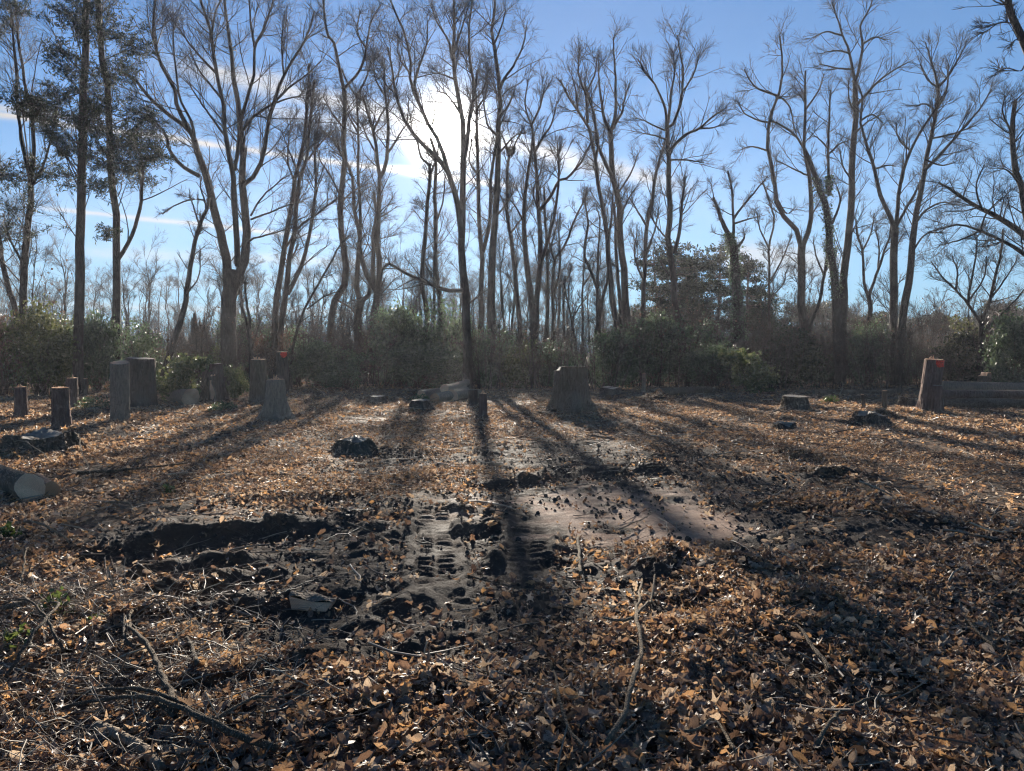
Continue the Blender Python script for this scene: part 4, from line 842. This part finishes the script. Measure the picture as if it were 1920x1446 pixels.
stump(1700, 764, 746, 26, 32, 'squat dark chunk left of the tall red edged stump', BARK_DK, WOOD_OLD, fl=0.3, seed=29, tilt=-0.2)
stump(1470, 806, 795, 26, 44, 'flat root crown in the leaves, right of centre', BARK_DK, WOOD_OLD, fl=0.9, seed=30, wavy=0.03, rough=0.08)

# split pale post and the jagged snag
def jag_post(px, pyb, pyt, wt, label, bark, wood, seed, jag, scar=None, name='split_post', cat='post', Y=None, taper=1.15):
    if Y is None: g = gp(px, pyb); Y = g[1]
    X = at(px, 700, Y)[0]; hz = H1(X, Y); m = Y / F; h = at(px, pyt, Y)[2] - hz; r0 = wt * m / 2; rg = np.random.default_rng(seed)
    na, nz = 36, 16; A = np.arange(na) * 2 * math.pi / na
    jg = np.abs(rg.normal(0, jag, na)) ; jg = np.convolve(np.concatenate([jg[-1:], jg, jg[:1]]), [0.25, 0.5, 0.25], 'valid')
    V = []
    for u in np.linspace(-0.08, 1, nz):
        r = r0 * (taper + (1 - taper) * max(u, 0)) * (1 + 0.05 * np.cos(3 * A + seed) + 0.03 * np.cos(11 * A + 3 * u))
        V.append(np.column_stack([r * np.cos(A), r * np.sin(A), u * h * (1 - jg * max(u, 0))]))
    V.append(np.column_stack([0.25 * r0 * np.cos(A), 0.25 * r0 * np.sin(A), np.full(na, h * (1 - 1.2 * jag))]))
    n = len(V); i, j = np.meshgrid(np.arange(n - 1), np.arange(na), indexing='ij'); j2 = (j + 1) % na
    b = Bag(); b.add(np.concatenate(V), np.stack([i * na + j, i * na + j2, (i + 1) * na + j2, (i + 1) * na + j], -1).reshape(-1, 4))
    root = empty(name, (X, Y, hz), label, cat); link('bark', b.mesh('bark', bark), root)
    b = Bag()
    for k in range(7):
        a = rg.random() * 6.28; q = r0 * 0.6; p = np.array([q * math.cos(a), q * math.sin(a), h * (1 - 1.3 * jag)]); e = p + [rg.normal(0, .02), 0, h * rg.uniform(0.5, 1.5) * max(jag, 0.08)]
        b.add(*tubes(np.stack([p, (p + e) / 2, e])[None], np.array([[0.2, 0.14, 0.02]]) * r0, 5))
    link('splinters', b.mesh('splinters', wood), root)
    if scar:
        b = Bag(); vv = []; ny = 12
        for k in range(ny):
            v_ = k / (ny - 1); hw = scar * (0.2 + 0.8 * abs(math.sin(3.0 * v_ + 0.5))) * r0
            for s in (-1, 0, 1):
                x = s * hw + 0.15 * r0 * math.sin(5 * v_); z = h * (0.08 + 0.72 * v_); rl = r0 * (taper + (1 - taper) * z / h) * 1.05
                vv.append((x, -math.sqrt(max(0, rl * rl - x * x)) - 0.006, z))
        b.add(vv, [(3 * k + s, 3 * k + s + 1, 3 * k + s + 4, 3 * k + s + 3) for k in range(ny - 1) for s in (0, 1)]); link('wood_scar', b.mesh('wood_scar', wood), root)
jag_post(400, 753, 703, 18, 'pale split post with a yellow wood scar before the black stump', BARK, WOOD, 5, 0.06, 0.5)
jag_post(376, 700, 582, 27, 'jagged rotten snag standing behind the leaning trunk', BARK_DK, BARK_RED, 8, 0.22, None, 'broken_snag', 'snag', Y=37, taper=1.35)

# ------------------------------------------------------------------ logs
def log_thing(a, b_, r, label, bark=BARK_GREY, wood=WOOD, seed=1, name='log', r2=None, skew=0.0, cat='log', ends=(True, True)):
    """a felled log between two world points with sawn ends; the object's origin sits at its near end"""
    a, b_ = np.array(a, float), np.array(b_, float); rg = np.random.default_rng(seed); ax = nrm(b_ - a); U = nrm(np.cross(ax, [0, 0, 1.0])); W = np.cross(U, ax); L = np.linalg.norm(b_ - a)
    na, nz = 28, 14; A = np.arange(na) * 2 * math.pi / na; r2 = r2 or r * 0.92; V = []
    bend = rg.normal(0, 0.010, 2) * L; oc = 1 + 0.05 * np.cos(2 * A + seed) + 0.03 * np.cos(5 * A + 2 * seed)
    for k in range(nz):
        u = k / (nz - 1); rr = (r + (r2 - r) * u) * oc * (1 + 0.02 * rg.normal(0, 1, na)); s = skew * (1 - u) if k < 2 else 0
        c = ax * L * u + (U * bend[0] + W * bend[1]) * math.sin(math.pi * u)
        V.append(c + rr[:, None] * (np.cos(A)[:, None] * U + np.sin(A)[:, None] * W) + ax * (s * rr * np.sin(A))[:, None])
    i, j = np.meshgrid(np.arange(nz - 1), np.arange(na), indexing='ij'); j2 = (j + 1) % na
    root = empty(name, a, label, cat); bb = Bag(); bb.add(np.concatenate(V), np.stack([i * na + j, i * na + j2, (i + 1) * na + j2, (i + 1) * na + j], -1).reshape(-1, 4)); link('bark', bb.mesh('bark', bark), root)
    for e, (ring, sg) in enumerate(((V[0], -1), (V[-1], 1))):
        if not ends[e]: continue
        c = ring.mean(0); C = np.concatenate([ring, ring + (c - ring) * 0.06 + ax * sg * 0.004, ring + (c - ring) * 0.5 + ax * sg * 0.004, c[None] + ax * sg * 0.004]) - c
        i0 = np.arange(na); j0 = (i0 + 1) % na
        bb = Bag(); bb.add(C, np.concatenate([np.stack([k * na + i0, k * na + j0, (k + 1) * na + j0, (k + 1) * na + i0], 1) for k in range(2)]), np.stack([2 * na + i0, 2 * na + j0, np.full(na, 3 * na)], 1))
        link('cut_face', bb.mesh('cut_face', wood), root, c)
    return root
def gl(px, py, up=0.0):
    g = gp(px, py); return np.array([g[0], g[1], H1(g[0], g[1]) + up])
log_thing(gl(58, 938, 0.13), gl(-160, 920, 0.16) + [0, 0.9, 0], 0.15, 'thick log with a pale sawn face, cut by the left edge', BARK, WOOD, 2, skew=0.25)
log_thing(gl(96, 932, 0.07), gl(70, 916, 0.09), 0.095, 'reddish chunk standing for the shaded part of the left log sawn face', BARK_RED, WOOD_OR, 3, name='face_shade_chunk', cat='wood chunk')  # added piece: shaded part of the log's cut face, built as a reddish chunk
log_thing(gl(358, 760, 0.24), gl(318, 755, 0.18) + [-0.15, 0.5, 0], 0.27, 'grey log with a tilted pale sawn disc, left of the black stump', BARK_GREY, WOOD, 4, skew=-0.3, r2=0.2)
log_thing(gl(833, 752, 0.42), gl(850, 742, 0.42) + [0.4, 1.6, 0], 0.145, 'top log of the small pile, with a round yellow end', BARK_GREY, WOOD, 5)
log_thing(gl(815, 755, 0.15), gl(875, 748, 0.15) + [0.4, 0.6, 0], 0.17, 'lower log of the small pile, with an orange end', BARK_GREY, WOOD_OR, 6)
log_thing(gl(790, 751, 0.20), gl(832, 744, 0.22), 0.15, 'left log of the small pile, lying sideways', BARK_GREY, WOOD, 7)
log_thing(gl(848, 752, 0.17), gl(870, 742, 0.16) + [0, 0.5, 0], 0.2, 'short grey log at the right of the small pile', BARK_GREY, WOOD, 8)
log_thing(gl(1236, 745, 0.17), gl(1330, 738, 0.15), 0.14, 'log with an orange end lying before the hollies', BARK, WOOD_OR, 9)
log_thing(gl(1748, 758, 0.56), gl(2060, 760, 0.52), 0.17, 'topmost of the three long logs on the right', BARK_GREY, WOOD_OLD, 10)
log_thing(gl(1752, 762, 0.34), gl(2090, 768, 0.30) + [0, -0.2, 0], 0.13, 'middle one of the three long logs on the right', BARK_RED, WOOD_OLD, 11)
log_thing(gl(1768, 766, 0.13), gl(2060, 772, 0.13), 0.15, 'bottom one of the three long logs on the right', BARK, WOOD_OLD, 12)
log_thing(gl(1110, 742, 0.06), gl(1225, 738, 0.07), 0.065, 'thin pole on the ground behind the low rounded stump', BARK, WOOD_OLD, 13)
log_thing(gl(1320, 745, 0.05), gl(1440, 742, 0.05), 0.055, 'thin pole lying along the edge under the pale bush', BARK, WOOD_OLD, 14)
log_thing(gl(1525, 740, 0.10), gl(1690, 737, 0.10), 0.09, 'long log on the ground before the two parallel trunks', BARK, WOOD_OLD, 15)
log_thing(gl(1590, 750, 0.07), gl(1690, 752, 0.06), 0.06, 'short pole behind the thin stakes', BARK, WOOD_OLD, 16)
# wedge of split wood
root = empty('wood_wedge', gl(588, 1140, 0.0), 'split wedge of wood, bark upward, on the mud left of centre', 'wood chunk')
Vw = np.array([[-.125, -.05, 0], [.10, -.06, 0], [.135, .05, 0], [-.12, .06, 0], [-.145, -.045, .085], [.02, -.05, .055], [.135, -.03, .05], [.13, .05, .055], [-.13, .06, .085]])
me = mesh_np('wood', Vw, [(0, 3, 2, 1), (1, 2, 7, 6), (2, 3, 8, 7), (3, 0, 4, 8)], [(0, 1, 5), (0, 5, 4), (1, 6, 5)], WOOD, False); link('wood', me, root).rotation_euler.z = R(-6)
b = Bag(); nx = 10
for s in range(nx): pass
gx, gy = np.meshgrid(np.linspace(0, 1, 10), np.linspace(0, 1, 5)); bx = -.145 + .285 * gx; by = -.05 + .11 * gy; bz = .088 - .035 * gx + .012 * np.sin(9 * gx + 4 * gy) + .012 * np.sin(math.pi * gy)
i, j = np.meshgrid(np.arange(4), np.arange(9), indexing='ij'); Vt = np.stack([bx, by, bz], -1).reshape(-1, 3); b.add(Vt, np.stack([i * 10 + j, i * 10 + j + 1, (i + 1) * 10 + j + 1, (i + 1) * 10 + j], -1).reshape(-1, 4))
link('bark', b.mesh('bark', BARK_GREY), root).rotation_euler.z = R(-6)

# ------------------------------------------------------------------ sticks and fallen branches traced on the floor
def stick(spec, label, r0, r1, mat=None, lift=0.045, side=(), name='fallen_branch', arch=0.0, cat='branch'):
    pts = [tuple(map(float, q.split(','))) for q in spec.split()]; W = np.array([gl(*p) for p in pts]); P = resample(W, 22)
    P[:, :2] += RNG.normal(0, 0.005, (22, 2)) * min(1.0, np.linalg.norm(P[-1] - P[0]) / 1.5); P[:, 2] = np.maximum(P[:, 2], H(P[:, 0], P[:, 1])) + lift + r0 + arch * np.sin(np.linspace(0, math.pi, 22))
    r = np.linspace(r0, r1, 22) * (1 + 0.10 * RNG.normal(size=22)); base = P[0].copy(); root = empty(name, base, label, cat)
    b = Bag(); V, q = tubes((P - base)[None], r[None], 8); caps = [[k for k in range(8)][::-1]]; b.add(V, q, [(0, k + 1, k) for k in range(1, 7)] + [(168, 168 + k, 169 + k) for k in range(1, 7)]); link('stem', b.mesh('stem', mat or STICK_BIG), root)
    for sp in side:
        pp = [tuple(map(float, q.split(','))) for q in sp.split()]; Q_ = resample(np.array([gl(*p) for p in pp]), 10); Q_[:, 2] = H(Q_[:, 0], Q_[:, 1]) + lift + r0 + np.linspace(0, 0.03, 10)
        b = Bag(); b.add(*tubes((Q_ - base)[None], np.linspace(r0 * 0.75, r1 * 0.7, 10)[None], 6)); link('side_branch', b.mesh('side_branch', mat or STICK_BIG), root)
    return root
stick('1140,1440 1172,1370 1192,1300 1202,1250 1194,1180 1203,1110', 'long thin pale branch running away through the right foreground', 0.013, 0.008, STICK_PALE, lift=0.075, side=['1196,1190 1160,1205 1130,1200', '1195,1180 1222,1150 1228,1105'])
stick('1083,1020 1086,1050 1089,1092', 'short straight pinkish stick on the mud at the centre', 0.014, 0.012, STICK_PALE, name='stick', cat='stick')
stick('300,1460 270,1425 230,1400 183,1376', 'thick grey stick at the bottom left corner', 0.023, 0.02, BARK_GREY, lift=0.015, name='stick', cat='stick')
stick('328,1366 310,1320 290,1275 262,1230 240,1195 248,1165', 'curved brown branch rising from the left foreground tangle', 0.017, 0.008, arch=0.05, side=['262,1235 236,1225 232,1180'])
stick('520,1432 430,1410 340,1372 250,1345 170,1345 120,1352', 'long bowed branch along the bottom left', 0.014, 0.008, arch=0.04, side=['330,1372 280,1340 200,1322'])
stick('400,1385 320,1352 230,1330 150,1322', 'thinner branch just above the bowed branch', 0.011, 0.006, arch=0.05)
stick('10,1290 60,1245 110,1190 90,1150', 'dark stick arching over the left edge tangle', 0.010, 0.006, STICK_BIG, arch=0.12)
stick('120,1240 90,1210 40,1160 5,1150', 'dark twiggy stick among the left weeds', 0.009, 0.005, arch=0.10)
stick('5,1160 50,1150 45,1140', 'short light stub at the left edge', 0.018, 0.014, STICK_PALE, name='stick', cat='stick')
stick('40,1110 48,1080 58,1045', 'small pale upright stick on the left mud', 0.007, 0.004, STICK_PALE, arch=0.1, name='stick', cat='stick')
stick('30,993 90,1008 130,1030', 'pale stick lying at the left edge of the ruts', 0.012, 0.007, STICK_PALE, arch=0.03)
stick('145,897 220,893 300,884 350,878', 'long dark branch lying across the left leaves', 0.022, 0.010)
stick('195,952 240,953 250,970', 'small bent stick in the left leaves', 0.010, 0.006, STICK_PALE)
stick('395,1185 440,1182 480,1170', 'thin stick on the mud below the ruts', 0.007, 0.005)
stick('350,1215 362,1240 370,1268', 'short dark stick left of the mud patch', 0.012, 0.010, name='stick', cat='stick')
stick('535,1190 565,1208 572,1230', 'thin pale split stick on the near mud', 0.008, 0.005, STICK_PALE, name='stick', cat='stick')
stick('400,1375 450,1345 500,1320 515,1300', 'pair of crossing thin twigs at bottom centre left', 0.008, 0.004, STICK_PALE, side=['480,1330 540,1335 560,1322'])
stick('880,1095 940,1110 1020,1122 1080,1118', 'long thin twig lying across the centre mud', 0.006, 0.004)
stick('1100,1440 1060,1390 1045,1330 1040,1280', 'brown twig standing in the leaves at bottom centre', 0.009, 0.005, STICK_BIG, arch=0.03)
stick('1380,1440 1340,1375 1300,1395 1180,1400', 'thin straight twig low in the right foreground leaves', 0.007, 0.004, STICK_PALE)
stick('1560,1285 1520,1230 1495,1195 1445,1182', 'dark stick poking diagonally from the right leaves', 0.012, 0.007)
stick('1530,1185 1600,1178 1660,1170 1715,1182', 'pale thin branch across the right leaves', 0.008, 0.004, STICK_PALE)
stick('1865,1230 1830,1200 1800,1165', 'pale curved stick near the right edge', 0.010, 0.006, STICK_PALE)
stick('1940,1145 1890,1120 1855,1100', 'straight pale stick entering at the right edge', 0.009, 0.005, STICK_PALE)
stick('1470,1045 1510,1080 1540,1110 1575,1125', 'thin grey twig below the pale sand patch', 0.007, 0.004)
stick('1160,1003 1200,985 1232,965', 'thin pale stick lying on the sand patch', 0.007, 0.004, STICK_PALE)
stick('1160,895 1200,875 1260,862 1330,858', 'twiggy branch at the far rim of the mud', 0.012, 0.005, side=['1200,876 1240,850 1290,842'])
stick('655,990 690,1005 708,1012', 'little pale twig on the central mud', 0.008, 0.004, STICK_PALE, name='stick', cat='stick')
stick('1530,1420 1600,1345 1690,1320', 'thin bare stick lying in the big leaves at lower right', 0.010, 0.005, STICK_PALE)
stick('1000,760 1040,753 1072,770', 'dead branch leaning at the left foot of the biggest stump', 0.02, 0.01, STICK_PALE, arch=0.1)
stick('1090,780 1102,765 1112,745', 'small pale branch propped on the right flare of the biggest stump', 0.02, 0.012, STICK_PALE, arch=0.12)
stick('300,752 320,765 332,772', 'pale broken stick before the grey sawn log', 0.022, 0.014, STICK_PALE, name='stick', cat='stick')
stick('350,780 362,768 372,758', 'short pale forked stick below the sawn disc', 0.02, 0.012, STICK_PALE, name='stick', cat='stick')
stick('1574,745 1580,735 1576,722', 'thin crooked stem standing by the long log', 0.025, 0.014, STICK_PALE, arch=0.25, name='stick', cat='stick')
stick('0,845 60,862 100,880', 'bent pale cane over the thick left log', 0.012, 0.006, STICK_PALE, arch=0.15)
stick('140,815 155,870 175,905', 'grey twig leaning beside the thick left log', 0.010, 0.006, STICK_PALE, arch=0.12)

# ------------------------------------------------------------------ leaf litter, clods, twig litter (instanced points)
def leaf_mesh(k, kind, curl):
    """a crumpled dead leaf: lobed, oak shaped, oval or a torn fragment"""
    rg = np.random.default_rng(300 + k); m = (20, 22, 14, 11)[kind]; out = []
    for i in range(m):
        a = 2 * math.pi * i / m
        if kind == 0: rr = (0.46 + 0.17 * math.cos(5 * a) + 0.09 * math.cos(10 * a)) * (1 + rg.normal(0, 0.12)); q = (rr * math.cos(a), rr * math.sin(a))
        elif kind == 1: rr = 1 + 0.28 * math.cos(8 * a) + rg.normal(0, 0.08); q = (0.62 * math.cos(a), 0.27 * math.sin(a) * rr)
        elif kind == 2: q = (0.55 * math.cos(a), 0.30 * math.sin(a) * (1 - 0.3 * math.cos(a)) + rg.normal(0, 0.02))
        else: rr = 0.38 * (1 + rg.normal(0, 0.28)); q = (rr * math.cos(a), rr * math.sin(a) * 0.75)
        out.append(q)
    o = np.array(out); P2 = np.concatenate([o, o * 0.52 * (1 + rg.normal(0, 0.1, (m, 1))), [[0, 0]]])
    r = np.hypot(P2[:, 0], P2[:, 1]); ca = rg.random() * 6.28
    along = P2[:, 0] * math.cos(ca) + P2[:, 1] * math.sin(ca)
    z = curl * along ** 2 + rg.uniform(0.1, 0.45) * np.abs(P2[:, 1]) + rg.uniform(-0.5, 0.5) * P2[:, 0] * P2[:, 1]
    z = z + 0.07 * np.sin(7 * P2[:, 0] + k) * np.cos(8 * P2[:, 1] + 2 * k) + rg.normal(0, 0.055, len(P2)) * (0.3 + r) - 0.04
    i0 = np.arange(m); j0 = (i0 + 1) % m
    b = Bag(); b.add(np.column_stack([P2, z]), np.stack([i0, j0, m + j0, m + i0], 1), np.stack([m + i0, m + j0, np.full(m, 2 * m)], 1))
    if kind < 2: b.add(*tubes(np.array([[[-0.3, 0, 0], [-0.55, 0.03, 0.06], [-0.8, 0.08, 0.02]]]), np.array([[0.018, 0.014, 0.012]]), 3))
    return b.mesh('leaf', LEAF, k % 2 == 0)
LM = [leaf_mesh(k, [0, 1, 2, 3, 0, 1, 3, 2, 1][k], [0.3, 0.8, 0.6, -0.4, 1.1, -0.5, 0.4, 1.3, 0.9][k]) for k in range(9)]
def src_collection(name, meshes):
    c = bpy.data.collections.new(name)
    for k, me in enumerate(meshes):
        o = bpy.data.objects.new('%s_piece_%02d' % (name, k), me); c.objects.link(o)
    return c
def scatter(name, label, pts, rot, scl, idx, coll, cat=None):
    me = bpy.data.meshes.new(name); me.vertices.add(len(pts)); me.vertices.foreach_set('co', pts.astype(np.float32).ravel())
    for nm, ty, key, arr in (('rot', 'FLOAT_VECTOR', 'vector', rot), ('scl', 'FLOAT', 'value', scl), ('idx', 'INT', 'value', idx)):
        a = me.attributes.new(nm, ty, 'POINT'); a.data.foreach_set(key, np.ascontiguousarray(arr, dtype=np.int32 if ty == 'INT' else np.float32).ravel())
    o = tag(link(name, me), label, cat, None, 'stuff')
    ng = bpy.data.node_groups.new(name, 'GeometryNodeTree'); ng.interface.new_socket('Geometry', in_out='INPUT', socket_type='NodeSocketGeometry'); ng.interface.new_socket('Geometry', in_out='OUTPUT', socket_type='NodeSocketGeometry')
    gi, go = ng.nodes.new('NodeGroupInput'), ng.nodes.new('NodeGroupOutput'); ip = ng.nodes.new('GeometryNodeInstanceOnPoints'); ci = ng.nodes.new('GeometryNodeCollectionInfo')
    ci.inputs['Collection'].default_value = coll; ci.inputs['Separate Children'].default_value = True; ci.inputs['Reset Children'].default_value = True
    def attr(nm, ty):
        n = ng.nodes.new('GeometryNodeInputNamedAttribute'); n.data_type = ty; n.inputs['Name'].default_value = nm; return n.outputs['Attribute']
    L = ng.links.new; L(gi.outputs[0], ip.inputs['Points']); L(ci.outputs[0], ip.inputs['Instance']); ip.inputs['Pick Instance'].default_value = True
    L(attr('idx', 'INT'), ip.inputs['Instance Index']); e2r = ng.nodes.new('FunctionNodeEulerToRotation'); L(attr('rot', 'FLOAT_VECTOR'), e2r.inputs[0]); L(e2r.outputs[0], ip.inputs['Rotation'])
    cx = ng.nodes.new('ShaderNodeCombineXYZ'); sc = attr('scl', 'FLOAT')
    for k in range(3): L(sc, cx.inputs[k])
    L(cx.outputs[0], ip.inputs['Scale']); L(ip.outputs[0], go.inputs[0])
    md = o.modifiers.new('scatter', 'NODES'); md.node_group = ng
    return o
def fan(n, y0, y1, rg, half=0.80, pw=2.0):
    y = (y0 ** pw + (y1 ** pw - y0 ** pw) * rg.random(n)) ** (1 / pw); x = rg.uniform(-1, 1, n) * (half * y + 0.6); return x, y
rg = np.random.default_rng(4242)
X, Yv, SC = [], [], []
for n, y0, y1, s in ((105000, 1.6, 6.0, 0.040), (110000, 6.0, 12.0, 0.043), (150000, 12.0, 24.0, 0.055), (90000, 24.0, 40.0, 0.07)):
    x, y = fan(n, y0, y1, rg); X.append(x); Yv.append(y); SC.append(np.full(n, s))
X, Yv, SC = map(np.concatenate, (X, Yv, SC))
md_, sn_ = mud_mask(X, Yv), sand_mask(X, Yv)
dens = (1 - 0.9 * md_) * (1 - 0.88 * sn_) * np.clip(0.75 + 1.3 * fbm(X, Yv, 0.55, 3, 401), 0.12, 1) * np.clip(0.85 + 1.1 * fbm(X, Yv, 2.1, 2, 405), 0.15, 1)
dens = dens * (1 - 0.9 * track_mask(X, Yv))
dens = np.where((Yv < 5.2) & (X < -0.9), dens * 0.55, dens)
k = rg.random(len(X)) < dens
X, Yv, SC = X[k], Yv[k], SC[k]; n = len(X)
mid = (Yv > 8) & (np.abs(X - 2) < 6)
SC = SC * np.where(mid, 0.75, 1.0) * np.clip(rg.lognormal(0, 0.42, n), 0.35, 2.1)
Z = H(X, Yv) + 0.012 + rg.exponential(0.012, n)
ROT = np.column_stack([rg.normal(0, 0.48, n), rg.normal(0, 0.48, n), rg.uniform(0, 6.28, n)]); st = rg.random(n) < 0.05; ROT[st, 0] += rg.uniform(0.6, 1.4, st.sum())
IDX = rg.choice(9, n, p=[.08, .10, .13, .21, .06, .10, .21, .06, .05])
# the leaves that show largest are objects of their own
px_size = SC / np.maximum(Yv, 1.0); vis = (Yv > 2.55) & (np.abs(X) < 0.68 * Yv) & (Yv < 6)
order = np.argsort(np.where(vis, -px_size, 1))[:290]
pick = np.zeros(n, bool); pick[order] = True
leafc = src_collection('leaf_source', LM)
litter = scatter('leaf_litter', 'brown and orange dead leaves carpeting the clearing', np.column_stack([X, Yv, Z])[~pick], ROT[~pick], SC[~pick], IDX[~pick], leafc)
for q in order:
    o = bpy.data.objects.new('leaf', LM[IDX[q]]); COL.objects.link(o); o.parent = ground; o.location = (X[q], Yv[q], Z[q] + 0.01); o.rotation_euler = ROT[q]; o.scale = (SC[q],) * 3
# clods
def clod_mesh(k):
    import bmesh
    bm = bmesh.new(); bmesh.ops.create_icosphere(bm, subdivisions=2, radius=0.5); r2 = np.random.default_rng(k)
    ph = r2.random(9) * 6
    for v_ in bm.verts:
        c_ = v_.co; f = 1 + 0.22 * math.sin(5 * c_.x + ph[0]) * math.sin(6 * c_.y + ph[1]) + 0.18 * math.sin(9 * c_.z + ph[2] + 4 * c_.x) + r2.normal(0, 0.09); v_.co = Vector((c_.x * f, c_.y * f * 0.8, c_.z * f * 0.65))
    me = bpy.data.meshes.new('clod'); bm.to_mesh(me); bm.free(); me.materials.append(CLOD); return me
x, y = fan(52000, 2.0, 14.0, rg); k = rg.random(len(x)) < (0.06 + 0.94 * mud_mask(x, y)) * (1 - 0.8 * sand_mask(x, y)) * (1 - 0.95 * track_mask(x, y)) * np.clip(0.5 + 1.6 * fbm(x, y, 1.6, 3, 611), 0.05, 1); x, y = x[k], y[k]; n = len(x)
scatter('mud_clods', 'crumbled dark mud clods churned up by machines', np.column_stack([x, y, H(x, y) + 0.004]), rg.uniform(0, 6.28, (n, 3)), np.clip(rg.lognormal(-3.95, 0.6, n), 0.008, 0.065), rg.integers(0, 4, n), src_collection('clod_source', [clod_mesh(i) for i in range(4)]))
# twig litter
def twig_mesh(k):
    r2 = np.random.default_rng(700 + k); P = np.cumsum(np.column_stack([np.full(6, 0.2), r2.normal(0, 0.035, 6), r2.normal(0, 0.02, 6)]), 0); P -= P.mean(0); b = Bag(); b.add(*tubes(P[None], np.linspace(0.013, 0.006, 6)[None] * [0.6, 1, 1.5, 0.8, 0.5][k], 4))
    if k % 2: b.add(*tubes(np.stack([P[2], P[2] + [0.15, 0.12, 0.03], P[2] + [0.3, 0.2, 0.08]])[None], np.array([[0.008, 0.006, 0.004]]), 3))
    return b.mesh('twig', STICKM)
x, y = fan(34000, 1.8, 32.0, rg, pw=1.5); k = rg.random(len(x)) < (1 - 0.6 * mud_mask(x, y)) * (1 - 0.6 * sand_mask(x, y)) * (1 - 0.95 * track_mask(x, y)) * np.where((x < -0.5) & (y < 6), 1.0, 0.6); x, y = x[k], y[k]; n = len(x)
rt = np.column_stack([rg.normal(0, 0.12, n), rg.normal(0, 0.2, n), rg.normal(0, 1.0, n)])
scatter('twig_litter', 'small broken twigs and dry stalks strewn over the floor', np.column_stack([x, y, H(x, y) + 0.02]), rt, np.clip(rg.lognormal(-1.45, 0.5, n), 0.08, 0.7) * np.where(y > 12, 1.3, 1), rg.integers(0, 5, n), src_collection('twig_source', [twig_mesh(i) for i in range(5)]))
x, y = fan(9000, 1.8, 5.0, rg); k = (x < -1.2 + 0.25 * rg.normal(size=len(x))) & (rg.random(len(x)) > 0.8 * mud_mask(x, y)); x, y = x[k], y[k]; n = len(x)
scatter('dry_stalks', 'tangle of pale dry stalks in the left foreground', np.column_stack([x, y, H(x, y) + 0.05]), np.column_stack([rg.normal(0, 0.3, n), rg.normal(0, 0.45, n), rg.uniform(0, 6.28, n)]), np.clip(rg.lognormal(-1.5, 0.4, n), 0.1, 0.5), rg.choice([0, 4], n), bpy.data.collections['twig_source'])
print('TRIS', sum(len(o.data.loops) - 2 * len(o.data.polygons) for o in {o.data.name: o for o in S.objects if o.type == 'MESH'}.values()), 'OBJ', len(S.objects))
